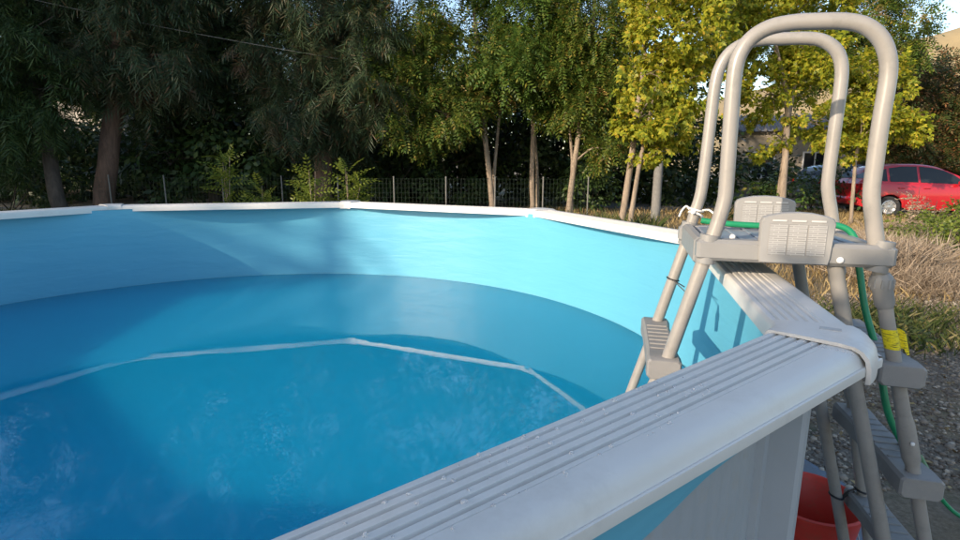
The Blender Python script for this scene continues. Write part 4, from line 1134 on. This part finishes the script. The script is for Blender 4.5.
    g = MB(); g.grid([[(2.18+0.70*(1-f)+0.0, y*(0.68-0.10*f), lut(2.18+0.70*(1-f), roof)+0.026) for y in (-1, -.5, 0, .5, 1)] for f in (0, .33, .66, 1)]); g.build('windscreen', MAT['glass'], car, smooth=60)
    g = MB(); g.box((-0.01, 0, 0.44), (0.14, 1.36, 0.22), None, 0.05); g.build('bumper', paint, car)
    return car
cx, cy = ground_at(851, 15.6)
make_car('red_car', 'glossy red hatchback parked beyond the dry grass at the right edge', (cx, cy+0.2, 0), R_(-4), car_paint('red paint', (0.40, 0.008, 0.016)))
cx, cy = ground_at(822, 19.5)
make_car('dark_car', 'dark blue-grey car half hidden behind the young yellow tree', (cx-0.6, cy, 0), R_(8), car_paint('dark paint', (0.03, 0.04, 0.055)))

# ------------------------------------------------------------------ ground cover on the right
def blades(n, fn_xy, h0, h1, width, rg, lean=0.35):
    P = np.array([fn_xy() for _ in range(n)])
    h = rg.uniform(h0, h1, n); a = rg.uniform(0, 2*PI, n); l = rg.normal(size=(n, 2))*lean*h[:, None]
    w = np.stack([np.cos(a), np.sin(a)], 1)*width
    z0 = np.zeros((n, 1))
    V = np.stack([np.concatenate([P-w, z0-.01], 1), np.concatenate([P+w, z0-.01], 1), np.concatenate([P+l*.45+w*.7, (h*.6)[:, None]], 1), np.concatenate([P+l, h[:, None]], 1)], 1)
    V[:, 3, :2] -= 0
    return V.reshape(-1, 3), np.arange(n*4).reshape(n, 4)
rg = np.random.default_rng(5); rr_ = random.Random(5)
def field(px0, px1, d0_, d1_):
    def f():
        # uniform over area: depth squared
        dd = math.sqrt(rr_.uniform(d0_**2, d1_**2)); px = rr_.uniform(px0, px1); return ground_at(px, dd)
    return f
V, F = blades(26000, field(690, 1100, 5.6, 17), 0.04, 0.16, 0.004, rg)
V2, F2 = blades(9000, field(420, 900, 10.5, 17), 0.05, 0.2, 0.006, rg)
tag(link('dry_grass', np_mesh('dry_grass', np.concatenate([V, V2]), np.concatenate([F, F2+len(V)])), LEAF['straw']), 'dry straw-coloured grass over the ground between pool and car', 'grass', kind='stuff')
def clump_field(cs):
    def f():
        c = rr_.choice(cs); return (c[0]+rr_.gauss(0, c[2]), c[1]+rr_.gauss(0, c[2]))
    return f
cs = [(*ground_at(px, dd), s) for px, dd, s in ((905, 4.6, .28), (930, 4.4, .3), (960, 4.5, .3), (890, 4.9, .28), (915, 5.0, .3), (950, 5.0, .3), (985, 4.8, .4), (945, 10.5, .7), (965, 9.5, .6), (930, 12, .6), (980, 11.5, .8), (870, 4.6, .2))]
V, F = blades(4000, clump_field(cs), 0.03, 0.12, 0.004, rg, 0.55)
V2, F2 = blades(9000, field(-60, 660, 9.4, 12.3), 0.1, 0.5, 0.007, rg)
tag(link('green_grass', np_mesh('green_grass', np.concatenate([V, V2]), np.concatenate([F, F2+len(V)])), LEAF['grass']), 'green grass tufts beside the pool and along the fence', 'grass', kind='stuff')
# dry twiggy shrubs
def twig_bush(label, px, dd, w, h, n, seed):
    rn = random.Random(seed); x, y = ground_at(px, dd)
    root = thing('dry_shrub', label, 'shrub', (x, y, 0), 0, 'dry shrubs in front of the car')
    rg2 = np.random.default_rng(seed)
    # thin twigs as slim blades fanning from the base and re-branching
    base = rg2.normal(size=(n, 3))*np.array([w*.22, w*.22, 0]); base[:, 2] = rg2.uniform(0, h*.6, n)
    dirv = rg2.normal(size=(n, 3))*0.6; dirv[:, 2] = np.abs(dirv[:, 2])*0.7+0.35; dirv[:, :2] += base[:, :2]/max(w, .1)*1.2
    TV = np.array(diamond(np.zeros(3), np.array([1.0, 0, 0]), np.array([0, 1.0, 0]), 1.0, 0.035)); TFq = np.array([[0, 1, 2, 3]])
    V, F = instance(TV, TFq, frames(dirv, rg2.normal(size=(n, 3)), rg2.uniform(.12, .30, n)*h/0.6), base)
    link('twigs', np_mesh('twigs', V, F), LEAF['dry'], root)
    g = MB()
    for i in range(7):
        a = rn.uniform(0, 2*PI); g.tube([(0, 0, -0.02), (math.cos(a)*w*.15, math.sin(a)*w*.15, h*.4), (math.cos(a)*w*.32, math.sin(a)*w*.32, h*.8)], [.012, .008, .003], 5)
    g.build('stems', MAT['bark_grey'], root, smooth=180)
for i, (lb, px, dd, w, h) in enumerate((('pale twiggy shrub right of the ladder rail', 905, 6.6, 1.5, 0.72), ('wide dry twiggy shrub behind the ladder rail', 862, 7.6, 1.5, 0.6), ('dry twiggy shrub nearest the right edge', 945, 6.0, 1.1, 0.42), ('low dry shrub in front of the car wheel', 905, 10.5, 1.2, 0.45), ('dry shrub seen left of the right ladder hoop leg', 845, 9.5, 1.0, 0.4))):
    twig_bush(lb, px, dd, w, h, 4200, 90+i)
make_bush('green_shrub', 'green leafy shrub at the right edge below the car', 950, 9.0, 1.5, 0.62, 330, 'simple', LEAF['weed'], 0.75, None, 81)
make_bush('green_shrub', 'taller green shrub in front of the car door', 978, 10.0, 1.8, 0.85, 340, 'simple', LEAF['weed'], 0.75, None, 82)
make_bush('green_shrub', 'small dark green weed in the shade by the yellow tag', 915, 4.2, 0.4, 0.2, 90, 'simple', LEAF['grass'], 0.5, None, 83)
make_bush('seed_weed', 'dry flowering weed heads standing before the car door', 935, 11.0, 1.6, 0.95, 260, 'pod', LEAF['dry'], 1.0, None, 84)
# gravel by the pool
def stone_template(seed):
    rg2 = np.random.default_rng(seed)
    t = (1+5**.5)/2
    V = np.array([(-1, t, 0), (1, t, 0), (-1, -t, 0), (1, -t, 0), (0, -1, t), (0, 1, t), (0, -1, -t), (0, 1, -t), (t, 0, -1), (t, 0, 1), (-t, 0, -1), (-t, 0, 1)], float)/1.9
    V *= rg2.uniform(0.75, 1.25, size=(12, 1)); V[:, 2] *= 0.6
    F = np.array([(0, 11, 5), (0, 5, 1), (0, 1, 7), (0, 7, 10), (0, 10, 11), (1, 5, 9), (5, 11, 4), (11, 10, 2), (10, 7, 6), (7, 1, 8), (3, 9, 4), (3, 4, 2), (3, 2, 6), (3, 6, 8), (3, 8, 9), (4, 9, 5), (2, 4, 11), (6, 2, 10), (8, 6, 7), (9, 8, 1)])
    return V, F
AV, AF, off = [], [], 0
ff = field(770, 1060, 2.2, 6.0)
for s in range(5):
    TV, TFs = stone_template(s); n = 4200
    P = np.array([ff() for _ in range(n)]); sz = rg.gamma(1.6, 0.0032, n)+0.003
    ok = (np.hypot(P[:, 0], P[:, 1]) > 2.72); P, sz = P[ok], sz[ok]; n = len(P)
    a = rg.uniform(0, 2*PI, n); Ms = np.zeros((n, 3, 3)); Ms[:, 0, 0] = np.cos(a); Ms[:, 0, 1] = -np.sin(a); Ms[:, 1, 0] = np.sin(a); Ms[:, 1, 1] = np.cos(a); Ms[:, 2, 2] = 1
    Ms *= sz[:, None, None]
    V, F = instance(TV, TFs, Ms, np.concatenate([P, (sz*0.25)[:, None]], 1)); AV.append(V); AF.append(F+off); off += len(V)
MAT['gravel'] = leaf_mat('gravel stones', [(0.0, (0.10, 0.080, 0.062)), (0.5, (0.19, 0.16, 0.13)), (0.85, (0.26, 0.225, 0.18)), (1.0, (0.42, 0.37, 0.30))], 0.0, 0.85)
tag(link('gravel', np_mesh('gravel', np.concatenate(AV), np.concatenate(AF)), MAT['gravel']), 'grey gravel and small stones on the ground right of the pool', 'gravel', kind='stuff')
# dead leaves lying among the stones and straw
n = 2600
P = np.array([ff() if i % 2 else field(770, 1080, 4.5, 9.0)() for i in range(n)]); P = P[np.hypot(P[:, 0], P[:, 1]) > 2.3]; n = len(P)
ax = rg.normal(size=(n, 3)); ax[:, 2] *= 0.25
TVl = np.array(diamond(np.zeros(3), np.array([1.0, 0, 0]), np.array([0, 1.0, 0]), 1.0, 0.5))
V, F = instance(TVl, np.array([[0, 1, 2, 3]]), frames(ax, np.tile([[0, 0, 1.0]], (n, 1))+rg.normal(size=(n, 3))*.3, rg.uniform(.012, .045, n)), np.concatenate([P, rg.uniform(.012, .022, (n, 1))], 1))
LEAF['litter'] = leaf_mat('dead leaf', [(0.0, (0.09, 0.055, 0.03)), (0.6, (0.22, 0.15, 0.075)), (1.0, (0.42, 0.33, 0.16))], 0.1, 0.8)
tag(link('leaf_litter', np_mesh('leaf_litter', V, F), LEAF['litter']), 'dead brown leaves scattered over the gravel and straw', 'leaves', kind='stuff')
